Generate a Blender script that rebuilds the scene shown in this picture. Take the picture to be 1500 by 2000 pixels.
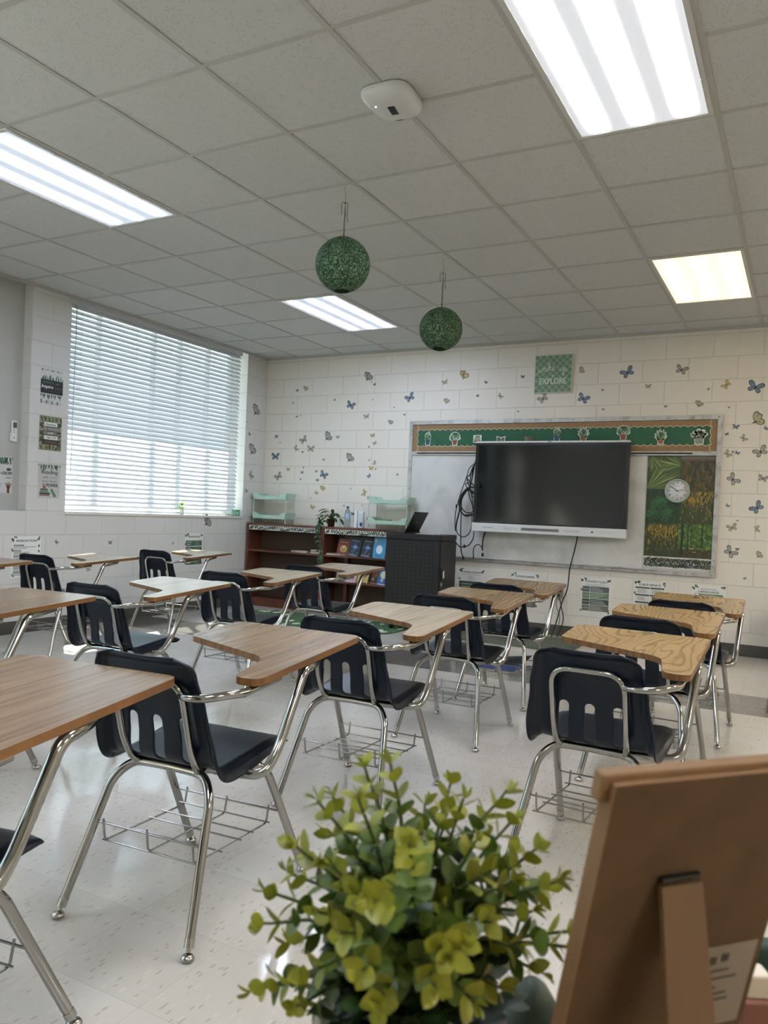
import bpy, bmesh, math, random
from mathutils import Vector, Matrix, noise
for o in list(bpy.data.objects): bpy.data.objects.remove(o, do_unlink=True)
C = bpy.context.scene.collection
R = random.Random(7)
# ---------------------------------------------------------------- measurements of the room (metres; camera above the origin)
H = 1.1132          # camera height
YW = 7.6706         # back wall
XL = -5.7085        # window wall
ZC = 2.9006         # ceiling
XR = 3.35           # far side wall, outside the frame
YB = -2.7           # wall behind the camera
CELL = .6096
GX, GY = -2.8552, 3.7053   # a crossing of the ceiling grid
FPX, CX, CY = 1548.29, 732.94, 1027.46
ROT = [[0.8775168259, 0.4776886112, 0.0421640759], [-0.0444376384, -0.0065456134, 0.9989907163], [-0.4774824777, 0.8785048353, -0.0154834679]]
# ---------------------------------------------------------------- camera
cam = bpy.data.objects.new('camera', bpy.data.cameras.new('camera')); C.objects.link(cam)
cam.data.sensor_width = 36; cam.data.sensor_fit = 'AUTO'
cam.data.lens = 36*FPX/2000
cam.data.shift_x = (750-CX)/2000; cam.data.shift_y = (CY-1000)/2000
m = Matrix.Identity(4)
for i in range(3):
    m[i][0] = ROT[0][i]; m[i][1] = ROT[1][i]; m[i][2] = -ROT[2][i]
m[2][3] = H
cam.matrix_world = m
cam.data.clip_start = .02
cam.data.dof.use_dof = True; cam.data.dof.focus_distance = 3.2; cam.data.dof.aperture_fstop = 13
bpy.context.scene.camera = cam
# ---------------------------------------------------------------- world, sun, exposure
SC = bpy.context.scene
SC.cycles.sample_clamp_indirect = 5; SC.cycles.caustics_reflective = False; SC.cycles.caustics_refractive = False
SC.view_settings.view_transform = 'Standard'; SC.view_settings.look = 'None'
SC.view_settings.exposure = 0.66; SC.view_settings.gamma = 1
SC.view_settings.use_curve_mapping = False
W = bpy.data.worlds.new('world'); SC.world = W; W.use_nodes = True
bg = W.node_tree.nodes['Background']; bg.inputs[0].default_value = (.56, .80, 1, 1); bg.inputs[1].default_value = 1.9
sun = bpy.data.objects.new('sun', bpy.data.lights.new('sun', 'SUN')); C.objects.link(sun)
sun.data.energy = 20; sun.data.angle = .01; sun.data.color = (1, .93, .84)
sun.rotation_euler = Vector((.9, -.72, -1.28)).to_track_quat('-Z', 'Y').to_euler()
LAMP = 45.0            # brightness of the ceiling diffusers
# ---------------------------------------------------------------- helpers
def camray(x, y):
    a = ((x-CX)/FPX, -(y-CY)/FPX, 1)
    return Vector([sum(a[k]*ROT[k][i] for k in range(3)) for i in range(3)])
def at(x, y, ax, v):
    """the point of the plane coordinate[ax] = v seen at image point (x, y) of the 1500x2000 frame"""
    d = camray(x, y); o = Vector((0, 0, H)); return o+d*((v-o[ax])/d[ax])
def atd(x, y, dep):
    return Vector((0, 0, H))+camray(x, y)*dep
def tag(o, label, cat, group=None, kind=None):
    if label: o['label'] = label
    if cat: o['category'] = cat
    if group: o['group'] = group
    if kind: o['kind'] = kind
    return o
def empty(name, loc, rz=0):
    o = bpy.data.objects.new(name, None); C.objects.link(o); o.location = loc; o.rotation_euler = (0, 0, rz)
    o.empty_display_size = .05; return o
def copy_tree(o, parent=None):
    c = o.copy(); C.objects.link(c)
    if parent is not None: c.parent = parent
    for ch in list(o.children): copy_tree(ch, c)
    return c
class MB:
    """collects faces and links them as one mesh object"""
    def __init__(s): s.v = []; s.f = []; s.m = []; s.mi = 0; s.smooth = []
    def add(s, vs, fs, smooth=False, mi=None):
        b = len(s.v); s.v += [tuple(v) for v in vs]
        for f in fs: s.f.append([b+i for i in f]); s.m.append(s.mi if mi is None else mi); s.smooth.append(smooth)
    def box(s, x0, y0, z0, x1, y1, z1, M=None, mi=None):
        vs = [Vector(p) for p in ((x0,y0,z0),(x1,y0,z0),(x1,y1,z0),(x0,y1,z0),(x0,y0,z1),(x1,y0,z1),(x1,y1,z1),(x0,y1,z1))]
        if M: vs = [M@v for v in vs]
        s.add(vs, [(3,2,1,0),(4,5,6,7),(0,1,5,4),(1,2,6,5),(2,3,7,6),(3,0,4,7)], mi=mi); return s
    def prism(s, poly, z0, z1, M=None, mi=None, side=None):
        n = len(poly); vs = [Vector((p[0], p[1], z0)) for p in poly]+[Vector((p[0], p[1], z1)) for p in poly]
        if M: vs = [M@v for v in vs]
        s.add(vs, [list(range(n))[::-1], list(range(n, 2*n))], mi=mi)
        s.add(vs, [(i, (i+1)%n, n+(i+1)%n, n+i) for i in range(n)], mi=mi if side is None else side); return s
    def tube(s, pts, r, n=10, closed=False, caps=True, mi=None):
        pts = [Vector(p) for p in pts]; N = len(pts)
        rr = r if isinstance(r, (list, tuple)) else [r]*N
        T = []
        for i in range(N):
            a = pts[(i-1)%N] if (closed or i > 0) else pts[0]; b = pts[(i+1)%N] if (closed or i < N-1) else pts[-1]
            t = (b-a); T.append(t.normalized() if t.length > 1e-9 else Vector((0, 0, 1)))
        u = T[0].orthogonal().normalized(); vs = []
        for i in range(N):
            u = (u-T[i]*u.dot(T[i])); u = u.normalized() if u.length > 1e-6 else T[i].orthogonal().normalized()
            w = T[i].cross(u)
            for k in range(n):
                a = 2*math.pi*k/n; vs.append(pts[i]+(u*math.cos(a)+w*math.sin(a))*rr[i])
        fs = [(i*n+k, i*n+(k+1)%n, (i+1)*n+(k+1)%n, (i+1)*n+k) for i in range(N-1) for k in range(n)]
        if closed: fs += [((N-1)*n+k, (N-1)*n+(k+1)%n, (k+1)%n, k) for k in range(n)]
        s.add(vs, fs, smooth=True, mi=mi)
        if caps and not closed: s.add(vs, [list(range(n))[::-1], list(range((N-1)*n, N*n))], mi=mi)
        return s
    def lathe(s, prof, c=(0, 0, 0), n=24, M=None, mi=None, smooth=True):
        vs = []
        for r, z in prof:
            for k in range(n):
                a = 2*math.pi*k/n; v = Vector((c[0]+r*math.cos(a), c[1]+r*math.sin(a), c[2]+z)); vs.append(M@v if M else v)
        P = len(prof)
        fs = [(i*n+k, i*n+(k+1)%n, (i+1)*n+(k+1)%n, (i+1)*n+k) for i in range(P-1) for k in range(n)]
        s.add(vs, fs, smooth=smooth, mi=mi)
        if prof[0][0] > 1e-6: s.add(vs, [list(range(n))[::-1]], mi=mi)
        if prof[-1][0] > 1e-6: s.add(vs, [list(range((P-1)*n, P*n))], mi=mi)
        return s
    def build(s, name, mats, parent=None, recalc=True, M=None):
        me = bpy.data.meshes.new(name)
        me.from_pydata([tuple(M@Vector(v)) for v in s.v] if M else s.v, [], s.f)
        if not isinstance(mats, (list, tuple)): mats = [mats]
        for mt in mats: me.materials.append(mt)
        me.polygons.foreach_set('material_index', s.m); me.polygons.foreach_set('use_smooth', s.smooth)
        if recalc:
            bm = bmesh.new(); bm.from_mesh(me); bmesh.ops.recalc_face_normals(bm, faces=bm.faces); bm.to_mesh(me); bm.free()
        me.update()
        o = bpy.data.objects.new(name, me); C.objects.link(o)
        if parent is not None: o.parent = parent
        return o
def bevel(o, w=.003, n=2):
    b = o.modifiers.new('soft_edges', 'BEVEL'); b.width = w; b.segments = n; b.limit_method = 'ANGLE'; b.angle_limit = .6; return o
def rpath(pts, rad, seg=6):
    """polyline with rounded corners"""
    pts = [Vector(p) for p in pts]; out = [pts[0]]
    rad = rad if isinstance(rad, (list, tuple)) else [rad]*len(pts)
    for i in range(1, len(pts)-1):
        a, b, c = pts[i-1], pts[i], pts[i+1]; u = (a-b); w = (c-b)
        r = min(rad[i], u.length*.49, w.length*.49)
        p0 = b+u.normalized()*r; p2 = b+w.normalized()*r
        for k in range(seg+1):
            t = k/seg; out.append(p0*(1-t)**2+b*2*t*(1-t)+p2*t*t)
    out.append(pts[-1]); return out
def cat(pts, sub=6):
    """smooth curve through the points"""
    P = [Vector(p) for p in pts]; P = [P[0]*2-P[1]]+P+[P[-1]*2-P[-2]]; out = []
    for i in range(1, len(P)-2):
        for k in range(sub):
            t = k/sub; a, b, c, d = P[i-1:i+3]
            out.append(.5*((2*b)+(c-a)*t+(2*a-5*b+4*c-d)*t*t+(3*b-a-3*c+d)*t**3))
    out.append(P[-2]); return out
def roundpoly(poly, rad, seg=6):
    P = [Vector((p[0], p[1], 0)) for p in poly]; n = len(P); out = []
    for i in range(n):
        a, b, c = P[i-1], P[i], P[(i+1)%n]; u = a-b; w = c-b
        r = min(rad[i], u.length*.48, w.length*.48); p0 = b+u.normalized()*r; p2 = b+w.normalized()*r
        for k in range(seg+1):
            t = k/seg; q = p0*(1-t)**2+b*2*t*(1-t)+p2*t*t; out.append((q.x, q.y))
    return out
# ---------------------------------------------------------------- materials
def srgb(c):
    if isinstance(c, str): c = tuple(int(c[i:i+2], 16)/255 for i in (0, 2, 4))
    return tuple((x/12.92 if x <= .04045 else ((x+.055)/1.055)**2.4) for x in c)+(1,)
MATS = {}
def mat(name, col, rough=.5, metal=0, spec=.5, alpha=None, coat=0, emit=None, es=1, trans=0):
    if name in MATS: return MATS[name]
    mt = bpy.data.materials.new(name); mt.use_nodes = True; b = mt.node_tree.nodes['Principled BSDF']
    b.inputs['Base Color'].default_value = srgb(col) if isinstance(col, str) else tuple(col)[:3]+(1,)
    b.inputs['Roughness'].default_value = rough; b.inputs['Metallic'].default_value = metal
    b.inputs['Specular IOR Level'].default_value = spec; b.inputs['Coat Weight'].default_value = coat
    if trans: b.inputs['Transmission Weight'].default_value = trans
    if emit: b.inputs['Emission Color'].default_value = srgb(emit); b.inputs['Emission Strength'].default_value = es
    MATS[name] = mt; return mt
class NT:
    def __init__(s, mt): s.t = mt.node_tree; s.b = s.t.nodes['Principled BSDF']
    def n(s, typ, ins=None, **kw):
        nd = s.t.nodes.new(typ)
        for k, v in kw.items(): setattr(nd, k, v)
        for k, v in (ins or {}).items():
            if isinstance(v, bpy.types.NodeSocket): s.t.links.new(v, nd.inputs[k])
            else: nd.inputs[k].default_value = v
        return nd
    def l(s, a, b): s.t.links.new(a, b)
    def coord(s, sc=(1, 1, 1), loc=(0, 0, 0), kind='Object', rnd=False):
        c = s.n('ShaderNodeTexCoord').outputs[kind]
        if rnd:
            oi = s.n('ShaderNodeObjectInfo'); mu = s.n('ShaderNodeMath', {0: oi.outputs['Random'], 1: 37.}, operation='MULTIPLY')
            c = s.n('ShaderNodeVectorMath', {0: c, 1: mu.outputs[0]}, operation='ADD').outputs[0]
        return s.n('ShaderNodeMapping', {'Vector': c, 'Scale': sc, 'Location': loc}).outputs[0]
    def ramp(s, fac, stops, interp='LINEAR'):
        r = s.n('ShaderNodeValToRGB', {'Fac': fac}); r.color_ramp.interpolation = interp
        e = r.color_ramp.elements
        while len(e) > 1: e.remove(e[-1])
        e[0].position = stops[0][0]; e[0].color = srgb(stops[0][1])
        for p, c in stops[1:]:
            k = e.new(p); k.color = srgb(c)
        return r.outputs[0]
    def mix(s, f, a, b, bt='MIX'):
        nd = s.n('ShaderNodeMix', data_type='RGBA', blend_type=bt)
        for sk, v in ((nd.inputs[0], f), (nd.inputs[6], a), (nd.inputs[7], b)):
            if isinstance(v, bpy.types.NodeSocket): s.l(v, sk)
            else: sk.default_value = srgb(v) if isinstance(v, str) else v
        return nd.outputs[2]
    def bump(s, h, st=.3, dist=.002):
        b = s.n('ShaderNodeBump', {'Height': h, 'Strength': st, 'Distance': dist}); s.l(b.outputs[0], s.b.inputs['Normal']); return b
    def math(s, op, a, b=0., c=None):
        d = {0: a, 1: b}
        if c is not None: d[2] = c
        return s.n('ShaderNodeMath', d, operation=op).outputs[0]
def block_mat(name, horiz, shift, c0):
    mt = mat(name, c0, .42); t = NT(mt)
    co = t.n('ShaderNodeTexCoord').outputs['Object']; sp = t.n('ShaderNodeSeparateXYZ', {0: co})
    h = t.math('ADD', sp.outputs[horiz], 40*.4064+shift); z = t.math('ADD', sp.outputs[2], 40*.2032-.003)
    v = t.n('ShaderNodeCombineXYZ', {0: h, 1: z})
    br = t.n('ShaderNodeTexBrick', {'Vector': v.outputs[0], 'Color1': (1, 1, 1, 1), 'Color2': (1, 1, 1, 1), 'Mortar': (0, 0, 0, 1), 'Scale': 1.0, 'Mortar Size': .0045, 'Mortar Smooth': .35, 'Bias': 0., 'Brick Width': .4064, 'Row Height': .2032}, offset=.5, offset_frequency=2, squash=1.)
    br2 = t.n('ShaderNodeTexBrick', {'Vector': v.outputs[0], 'Color1': (.35, .35, .35, 1), 'Color2': (.65, .65, .65, 1), 'Mortar': (.5, .5, .5, 1), 'Scale': 1.0, 'Mortar Size': 0., 'Brick Width': .4064, 'Row Height': .2032}, offset=.5, offset_frequency=2)
    nz = t.n('ShaderNodeTexNoise', {'Vector': t.coord(), 'Scale': 55., 'Detail': 5.}); nz2 = t.n('ShaderNodeTexNoise', {'Vector': t.coord(), 'Scale': 2.2, 'Detail': 3.})
    base = t.mix(.12, c0, br2.outputs[0], 'OVERLAY'); base = t.mix(.10, base, nz2.outputs[0], 'OVERLAY')
    t.l(t.mix(t.math('MULTIPLY', br.outputs['Fac'], .16), base, (.32, .31, .28, 1)), t.b.inputs['Base Color'])
    hh = t.math('ADD', t.math('MULTIPLY', br.outputs['Fac'], -1.), t.math('MULTIPLY', nz.outputs[0], .22))
    t.bump(hh, .85, .0035); return mt
M_back = block_mat('painted_block_back', 0, .39, 'ece6da')
M_left = block_mat('painted_block_window_wall', 1, -.1428, 'dddbd5')
M_plain = mat('painted_wall', 'dedad0', .5)
def ceil_mat():
    mt = mat('acoustic_tile', 'c3c2be', .85, spec=.2); t = NT(mt); co = t.coord()
    vo = t.n('ShaderNodeTexVoronoi', {'Vector': t.coord((1, .55, 1)), 'Scale': 125., 'Randomness': 1.}); nz = t.n('ShaderNodeTexNoise', {'Vector': co, 'Scale': 30., 'Detail': 4.})
    pin = t.math('MULTIPLY', t.math('LESS_THAN', vo.outputs['Distance'], .30), t.math('GREATER_THAN', nz.outputs[0], .50))
    wn = t.n('ShaderNodeTexWhiteNoise', {0: t.n('ShaderNodeVectorMath', {0: t.coord((1/CELL, 1/CELL, 0), (-GX/CELL+20, -GY/CELL+20, 0))}, operation='FLOOR').outputs[0]})
    tint = t.mix(.05, 'd2d3d1', wn.outputs[0], 'OVERLAY')
    t.l(t.mix(t.math('MULTIPLY', pin, .35), tint, '8b8983'), t.b.inputs['Base Color'])
    t.bump(t.math('SUBTRACT', t.math('MULTIPLY', nz.outputs[0], .5), pin), .5, .0015); return mt
M_ceil = ceil_mat()
M_grid = mat('ceiling_grid_metal', 'b9b8b4', .45)
def floor_mat():
    mt = mat('vinyl_tile', 'cfc8ba', .2, spec=.55); t = NT(mt)
    co = t.n('ShaderNodeTexCoord').outputs['Object']; sp = t.n('ShaderNodeSeparateXYZ', {0: co})
    cl = t.n('ShaderNodeVectorMath', {0: t.coord((1/.3048, 1/.3048, 0), (40.1, 40-5.258/.3048, 0))}, operation='FLOOR').outputs[0]
    wn = t.n('ShaderNodeTexWhiteNoise', {0: cl})
    # chips run along the tile, turned from tile to tile
    a = t.coord((1, .38, 1)); vo = t.n('ShaderNodeTexVoronoi', {'Vector': a, 'Scale': 88.}); sel = t.n('ShaderNodeSeparateColor', {0: vo.outputs['Color']})
    n2 = t.n('ShaderNodeTexNoise', {'Vector': a, 'Scale': 150., 'Detail': 4.})
    dk = t.math('MULTIPLY', t.math('GREATER_THAN', sel.outputs[0], .80), t.math('LESS_THAN', t.math('ADD', vo.outputs['Distance'], t.math('MULTIPLY', n2.outputs[0], .5)), .58))
    lt = t.math('MULTIPLY', t.math('LESS_THAN', sel.outputs[0], .2), t.math('LESS_THAN', t.math('ADD', vo.outputs['Distance'], t.math('MULTIPLY', n2.outputs[0], .5)), .62))
    base = t.mix(.07, 'cdc9c1', wn.outputs[0], 'OVERLAY')
    c = t.mix(t.math('MULTIPLY', dk, .42), base, '9b8f80'); c = t.mix(t.math('MULTIPLY', lt, .2), c, 'e6e2da')
    n3 = t.n('ShaderNodeTexNoise', {'Vector': t.coord(), 'Scale': 1.4, 'Detail': 4.}); c = t.mix(.12, c, n3.outputs[0], 'OVERLAY')
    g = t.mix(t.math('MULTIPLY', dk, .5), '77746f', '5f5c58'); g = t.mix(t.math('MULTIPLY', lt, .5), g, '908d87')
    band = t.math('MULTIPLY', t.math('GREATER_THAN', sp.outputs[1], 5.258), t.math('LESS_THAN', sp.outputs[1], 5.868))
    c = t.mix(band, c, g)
    fx = t.math('FRACT', t.math('MULTIPLY_ADD', sp.outputs[0], 1/.3048, 40.1)); fy = t.math('FRACT', t.math('MULTIPLY_ADD', sp.outputs[1], 1/.3048, 40-5.258/.3048))
    j = t.math('MAXIMUM', t.math('LESS_THAN', fx, .005), t.math('LESS_THAN', fy, .005))
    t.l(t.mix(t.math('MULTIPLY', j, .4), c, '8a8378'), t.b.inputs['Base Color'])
    t.l(t.math('MULTIPLY_ADD', n3.outputs[0], .13, .03), t.b.inputs['Roughness'])
    t.bump(t.n('ShaderNodeTexNoise', {'Vector': t.coord(), 'Scale': 7., 'Detail': 3.}).outputs[0], .10, .006); return mt
M_floor = floor_mat()
def wood_mat(name, light, dark, swirl, rough=.33, rnd=True, sc=1., axis=1):
    mt = mat(name, light, rough, spec=.5); t = NT(mt)
    s = [1, 1, 1]; s[axis] = .16*(1 if swirl < 1 else 1.8)
    v = t.coord(tuple(s), rnd=rnd)
    n1 = t.n('ShaderNodeTexNoise', {'Vector': v, 'Scale': 4.5*sc, 'Detail': 2., 'Distortion': .3})
    ba = ('X', 'Y', 'Z')[0 if axis != 0 else 1]
    wv = t.n('ShaderNodeTexWave', {'Vector': t.n('ShaderNodeVectorMath', {0: v, 1: t.n('ShaderNodeVectorMath', {0: n1.outputs[1], 1: (swirl*.35,)*3}, operation='MULTIPLY').outputs[0]}, operation='ADD').outputs[0], 'Scale': (11. if swirl > .8 else 17.)*sc, 'Distortion': (1.2 if swirl > .8 else 3.5), 'Detail': 2.5, 'Detail Scale': (2. if swirl > .8 else .8)}, wave_type='BANDS', bands_direction=ba)
    fine = t.n('ShaderNodeTexNoise', {'Vector': t.coord(tuple((30. if i != 2 or axis == 2 else 1.) if i != axis else 2. for i in range(3)), rnd=rnd), 'Scale': 5.*sc, 'Detail': 3.})
    if swirl > .8: c = t.ramp(wv.outputs[1], [(0, dark), (.38, light), (1, light)])
    else:
        s2 = [34, 34, 1]; s2[2] = 34 if axis == 2 else 1; s2[axis] = 1.3
        st = t.n('ShaderNodeTexNoise', {'Vector': t.coord(tuple(s2), rnd=rnd), 'Scale': 1.6*sc, 'Detail': 3., 'Distortion': .4}); c = t.ramp(st.outputs[0], [(.36, dark), (.56, light), (1, light)])
    c = t.mix(.22, c, fine.outputs[0], 'OVERLAY')
    n4 = t.n('ShaderNodeTexNoise', {'Vector': v, 'Scale': 9.*sc}); c = t.mix(.2, c, n4.outputs[0], 'OVERLAY')
    t.l(c, t.b.inputs['Base Color']); return mt
M_wal = wood_mat('laminate_brown_oak', '947a5f', '80664e', .5, .22)
M_oak = wood_mat('laminate_pale_oak', 'b3a087', 'a18d73', .5, .22)
M_mid = wood_mat('laminate_mid_oak', 'a38a69', '8a7053', .9, .24)
M_swl = wood_mat('laminate_swirled_oak', 'ae9064', '8f724c', 1.3, .26)
M_edge = wood_mat('laminate_edge', '80592f', '674523', .3)
M_chrome = mat('chrome_tube', (.44, .43, .41), .11, 1)
M_wire = mat('chrome_wire', (.38, .37, .36), .25, 1)
M_glide = mat('nickel_glide', (.55, .53, .5), .22, 1)
def plastic_mat():
    mt = mat('navy_plastic', '07121f', .36, spec=.28); t = NT(mt)
    t.bump(t.n('ShaderNodeTexNoise', {'Vector': t.coord(), 'Scale': 420., 'Detail': 2.}).outputs[0], .12, .0006); return mt
M_navy = plastic_mat()
M_black = mat('black_plastic', '0c0c0d', .4); M_rub = mat('black_rubber_cable', '0b0b0c', .5)
M_white = mat('white_plastic', 'e9e9e6', .35)
# ---------------------------------------------------------------- the room shell
def struct(name, mb, mt, parent=None, recalc=True):
    o = mb.build(name, mt, parent, recalc=recalc); 
    if parent is None: o['kind'] = 'structure'
    return o
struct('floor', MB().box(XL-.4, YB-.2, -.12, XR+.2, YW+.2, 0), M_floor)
struct('wall_back', MB().box(XL-.3, YW, 0, XR+.2, YW+.18, ZC+.12), M_back)
struct('wall_right', MB().box(XR, YB-.2, 0, XR+.18, YW, ZC+.12), M_plain)
struct('wall_rear', MB().box(XL-.3, YB-.18, 0, XR, YB, ZC+.12), M_plain)
WY0, WY1, WZ = 4.80, 7.285, 1.016      # window opening
NY = 4.405                              # niche edge
NY0 = 1.9
w = MB()
w.box(XL-.28, YB, 0, XL, YW, WZ)                                # below the sill line
w.box(XL-.28, WY1, WZ, XL, YW, ZC+.12)                           # pier at the corner
w.box(XL-.28, NY, WZ, XL, WY0, ZC+.12)                           # pier with the posters
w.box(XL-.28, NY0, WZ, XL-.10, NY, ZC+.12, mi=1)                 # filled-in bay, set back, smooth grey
w.box(XL-.28, 1.5, WZ, XL, NY0, ZC+.12)                          # pier; beyond it an unseen window opening, added for daylight
w.box(XL-.28, YB, WZ, XL, -2.2, ZC+.12)
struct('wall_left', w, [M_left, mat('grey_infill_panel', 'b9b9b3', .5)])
struct('ceiling', MB().box(XL-.3, YB-.2, ZC+.004, XR+.2, YW+.2, ZC+.12), M_ceil)
g = MB(); i0 = int((XL-GX)/CELL)-1
for i in range(-5, 12):
    x = GX+i*CELL
    if XL < x < XR: g.box(x-.012, YB, ZC-.0005, x+.012, YW, ZC+.006)
for j in range(-11, 8):
    y = GY+j*CELL
    if YB < y < YW: g.box(XL, y-.012, ZC, XR, y+.012, ZC+.006)
struct('trim_1', g, M_grid)
a = MB(); a.box(XL, YW-.022, ZC-.022, XR, YW, ZC+.004); a.box(XL, YB, ZC-.022, XL+.022, YW, ZC+.004)
a.build('trim_2', M_grid)['kind'] = 'structure'
M_base = mat('grey_cove_base', '4a4843', .5)
struct('baseboard_back', MB().box(XL, YW-.008, 0, XR, YW, .102).box(XL, YW-.02, 0, XR, YW-.008, .008), M_base)
struct('baseboard_left', MB().box(XL, YB, 0, XL+.008, YW-.02, .102).box(XL+.008, YB, 0, XL+.02, YW-.02, .008), M_base)
struct('trim_3', MB().box(XL-.26, WY0, WZ-.02, XL+.012, WY1, WZ+.004), mat('sill_paint', 'e6e4de', .35))   # window sill
# window frame and glass, set at the outer face
M_alu = mat('window_aluminium', 'd5d9db', .4)
wf = MB(); xo = XL-.24
for y in (WY0, 5.30, 6.02, 6.40, 6.85, WY1-.05): wf.box(xo-.025, y, WZ, xo+.025, y+.034, ZC+.05)
for z in (WZ+.004, ZC-.01): wf.box(xo-.03, WY0, z, xo+.03, WY1, z+.06)
wf_o = struct('window_1', wf, M_alu)
def glass_mat():
    mt = bpy.data.materials.new('clear_glass'); mt.use_nodes = True; nt = mt.node_tree; nt.nodes.clear()
    o = nt.nodes.new('ShaderNodeOutputMaterial'); tr = nt.nodes.new('ShaderNodeBsdfTransparent'); gl = nt.nodes.new('ShaderNodeBsdfGlossy'); gl.inputs['Roughness'].default_value = .02
    tr.inputs[0].default_value = (.93, .97, .96, 1)
    f = nt.nodes.new('ShaderNodeLayerWeight'); f.inputs[0].default_value = .12; mx = nt.nodes.new('ShaderNodeMixShader')
    nt.links.new(f.outputs[0], mx.inputs[0]); nt.links.new(tr.outputs[0], mx.inputs[1]); nt.links.new(gl.outputs[0], mx.inputs[2]); nt.links.new(mx.outputs[0], o.inputs[0]); return mt
M_glass = glass_mat()
MB().box(xo-.003, WY0+.05, WZ+.05, xo+.003, WY1-.05, ZC).build('pane', M_glass, wf_o)
wf = MB()
for y in (-2.2, -1.0, .24, 1.44): wf.box(xo-.03, y, WZ, xo+.03, y+.06, ZC+.05)
for z in (WZ, 1.93, ZC-.01): wf.box(xo-.03, -2.2, z, xo+.03, 1.5, z+.06)
w2_o = struct('added_window', wf, M_alu); MB().box(xo-.003, -2.15, WZ+.05, xo+.003, 1.45, ZC).build('pane', M_glass, w2_o)  # unseen window behind the camera, added to brighten the room with daylight
# outside: pavement and the canopy that shades the upper half of the window
struct('floor_outside', MB().box(XL-14, -12, -.6, XL-.45, 20, -.4), mat('concrete_outside', 'bdb8ae', .8))
struct('roof_canopy', MB().box(XL-.98, 1, ZC+.14, XL-.28, YW+2, ZC+.3), mat('canopy_paint', '9b9c98', .6))
# ---------------------------------------------------------------- ceiling troffers
def lamp_mat(name, col, st, dim, pw=4.2):
    mt = bpy.data.materials.new(name); mt.use_nodes = True; t = NT(mt)
    t.b.inputs['Base Color'].default_value = (.8, .8, .8, 1); t.b.inputs['Roughness'].default_value = .3
    sp = t.n('ShaderNodeSeparateXYZ', {0: t.n('ShaderNodeTexCoord').outputs['Object']})
    # three tubes behind the prismatic lens; brightness falls off between and past the tube ends
    s = t.math('COSINE', t.math('MULTIPLY', sp.outputs[0], 2*math.pi/.185)); s = t.math('POWER', t.math('MULTIPLY_ADD', s, .5, .5), pw)
    ex = t.math('MULTIPLY_ADD', t.math('ABSOLUTE', sp.outputs[1]), -9., 5.15); ex = t.math('MINIMUM', t.math('MAXIMUM', ex, .0), 1.)
    s = t.math('MULTIPLY', s, ex)
    e = t.math('MULTIPLY_ADD', s, st*(1-dim), st*dim)
    t.b.inputs['Emission Color'].default_value = srgb(col); t.l(e, t.b.inputs['Emission Strength'])
    vo = t.n('ShaderNodeTexVoronoi', {'Vector': t.coord(), 'Scale': 160., 'Randomness': .0}); t.bump(vo.outputs[0], .3, .002)
    return mt
M_lamp = lamp_mat('troffer_lens_white', 'f1f5ff', LAMP, .008)
M_lampc = lamp_mat('troffer_lens_cool', 'd6e5ff', LAMP, .008)
M_lampn = lamp_mat('troffer_lens_neutral', 'fff1dc', LAMP*1.75, .008)
M_lampw = lamp_mat('troffer_lens_warm', 'ffd79f', 1.8, .72, 1.5)
M_frame = mat('troffer_frame', 'dad9d4', .35)
def troffer(i, j, lens, label):
    x0, y0 = GX+i*CELL+.012, GY+j*CELL+.012; w_, l_ = CELL-.024, 2*CELL-.024
    o = empty('ceiling_light', (x0+w_/2, y0+l_/2, ZC)); tag(o, label, 'ceiling light', 'fluorescent troffers in the drop ceiling')
    fr = MB(); b = .022
    fr.box(-w_/2, -l_/2, -.006, -w_/2+b, l_/2, .003); fr.box(w_/2-b, -l_/2, -.006, w_/2, l_/2, .003)
    fr.box(-w_/2+b, -l_/2, -.006, w_/2-b, -l_/2+b, .003); fr.box(-w_/2+b, l_/2-b, -.006, w_/2-b, l_/2, .003)
    bevel(fr.build('frame', M_frame, o), .002)
    MB().box(-w_/2+b, -l_/2+b, -.001, w_/2-b, l_/2-b, .002).build('diffuser', lens, o)
    for y in (-l_/4, l_/4): MB().box(w_/2-b+.003, y-.02, -.0085, w_/2-.004, y+.02, -.006).build('latch', M_frame, o)
troffer(3, -2, M_lamp, 'big bright white troffer light cut off by the view top, beside the white dome')
troffer(3, 3, M_lampw, 'amber glowing troffer light close to the whiteboard wall')
troffer(-2, -2, M_lampc, 'bright white troffer light beyond the window niche, cut off by the side of the view')
troffer(-2, 3, M_lampc, 'white troffer light just past the bigger hanging green lantern')
for i, j in ((8, -2), (8, 3), (-2, -7), (3, -7), (8, -7)): troffer(i, j, M_lampn if i == 8 else M_lampc if i == -2 else M_lamp, None)
# the lights behind the camera are outside the view; they light the room and need no label of their own
for k, o in enumerate([o for o in C.objects if o.name.startswith('ceiling_light') and 'label' not in o]):
    o['label'] = 'white troffer light out of view, ' + ('beside the big bright one, towards the far side wall', 'past the amber one, towards the far side wall', 'over the added rear window', 'over the rear middle of the room', 'in the rear corner away from the windows')[k]
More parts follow.
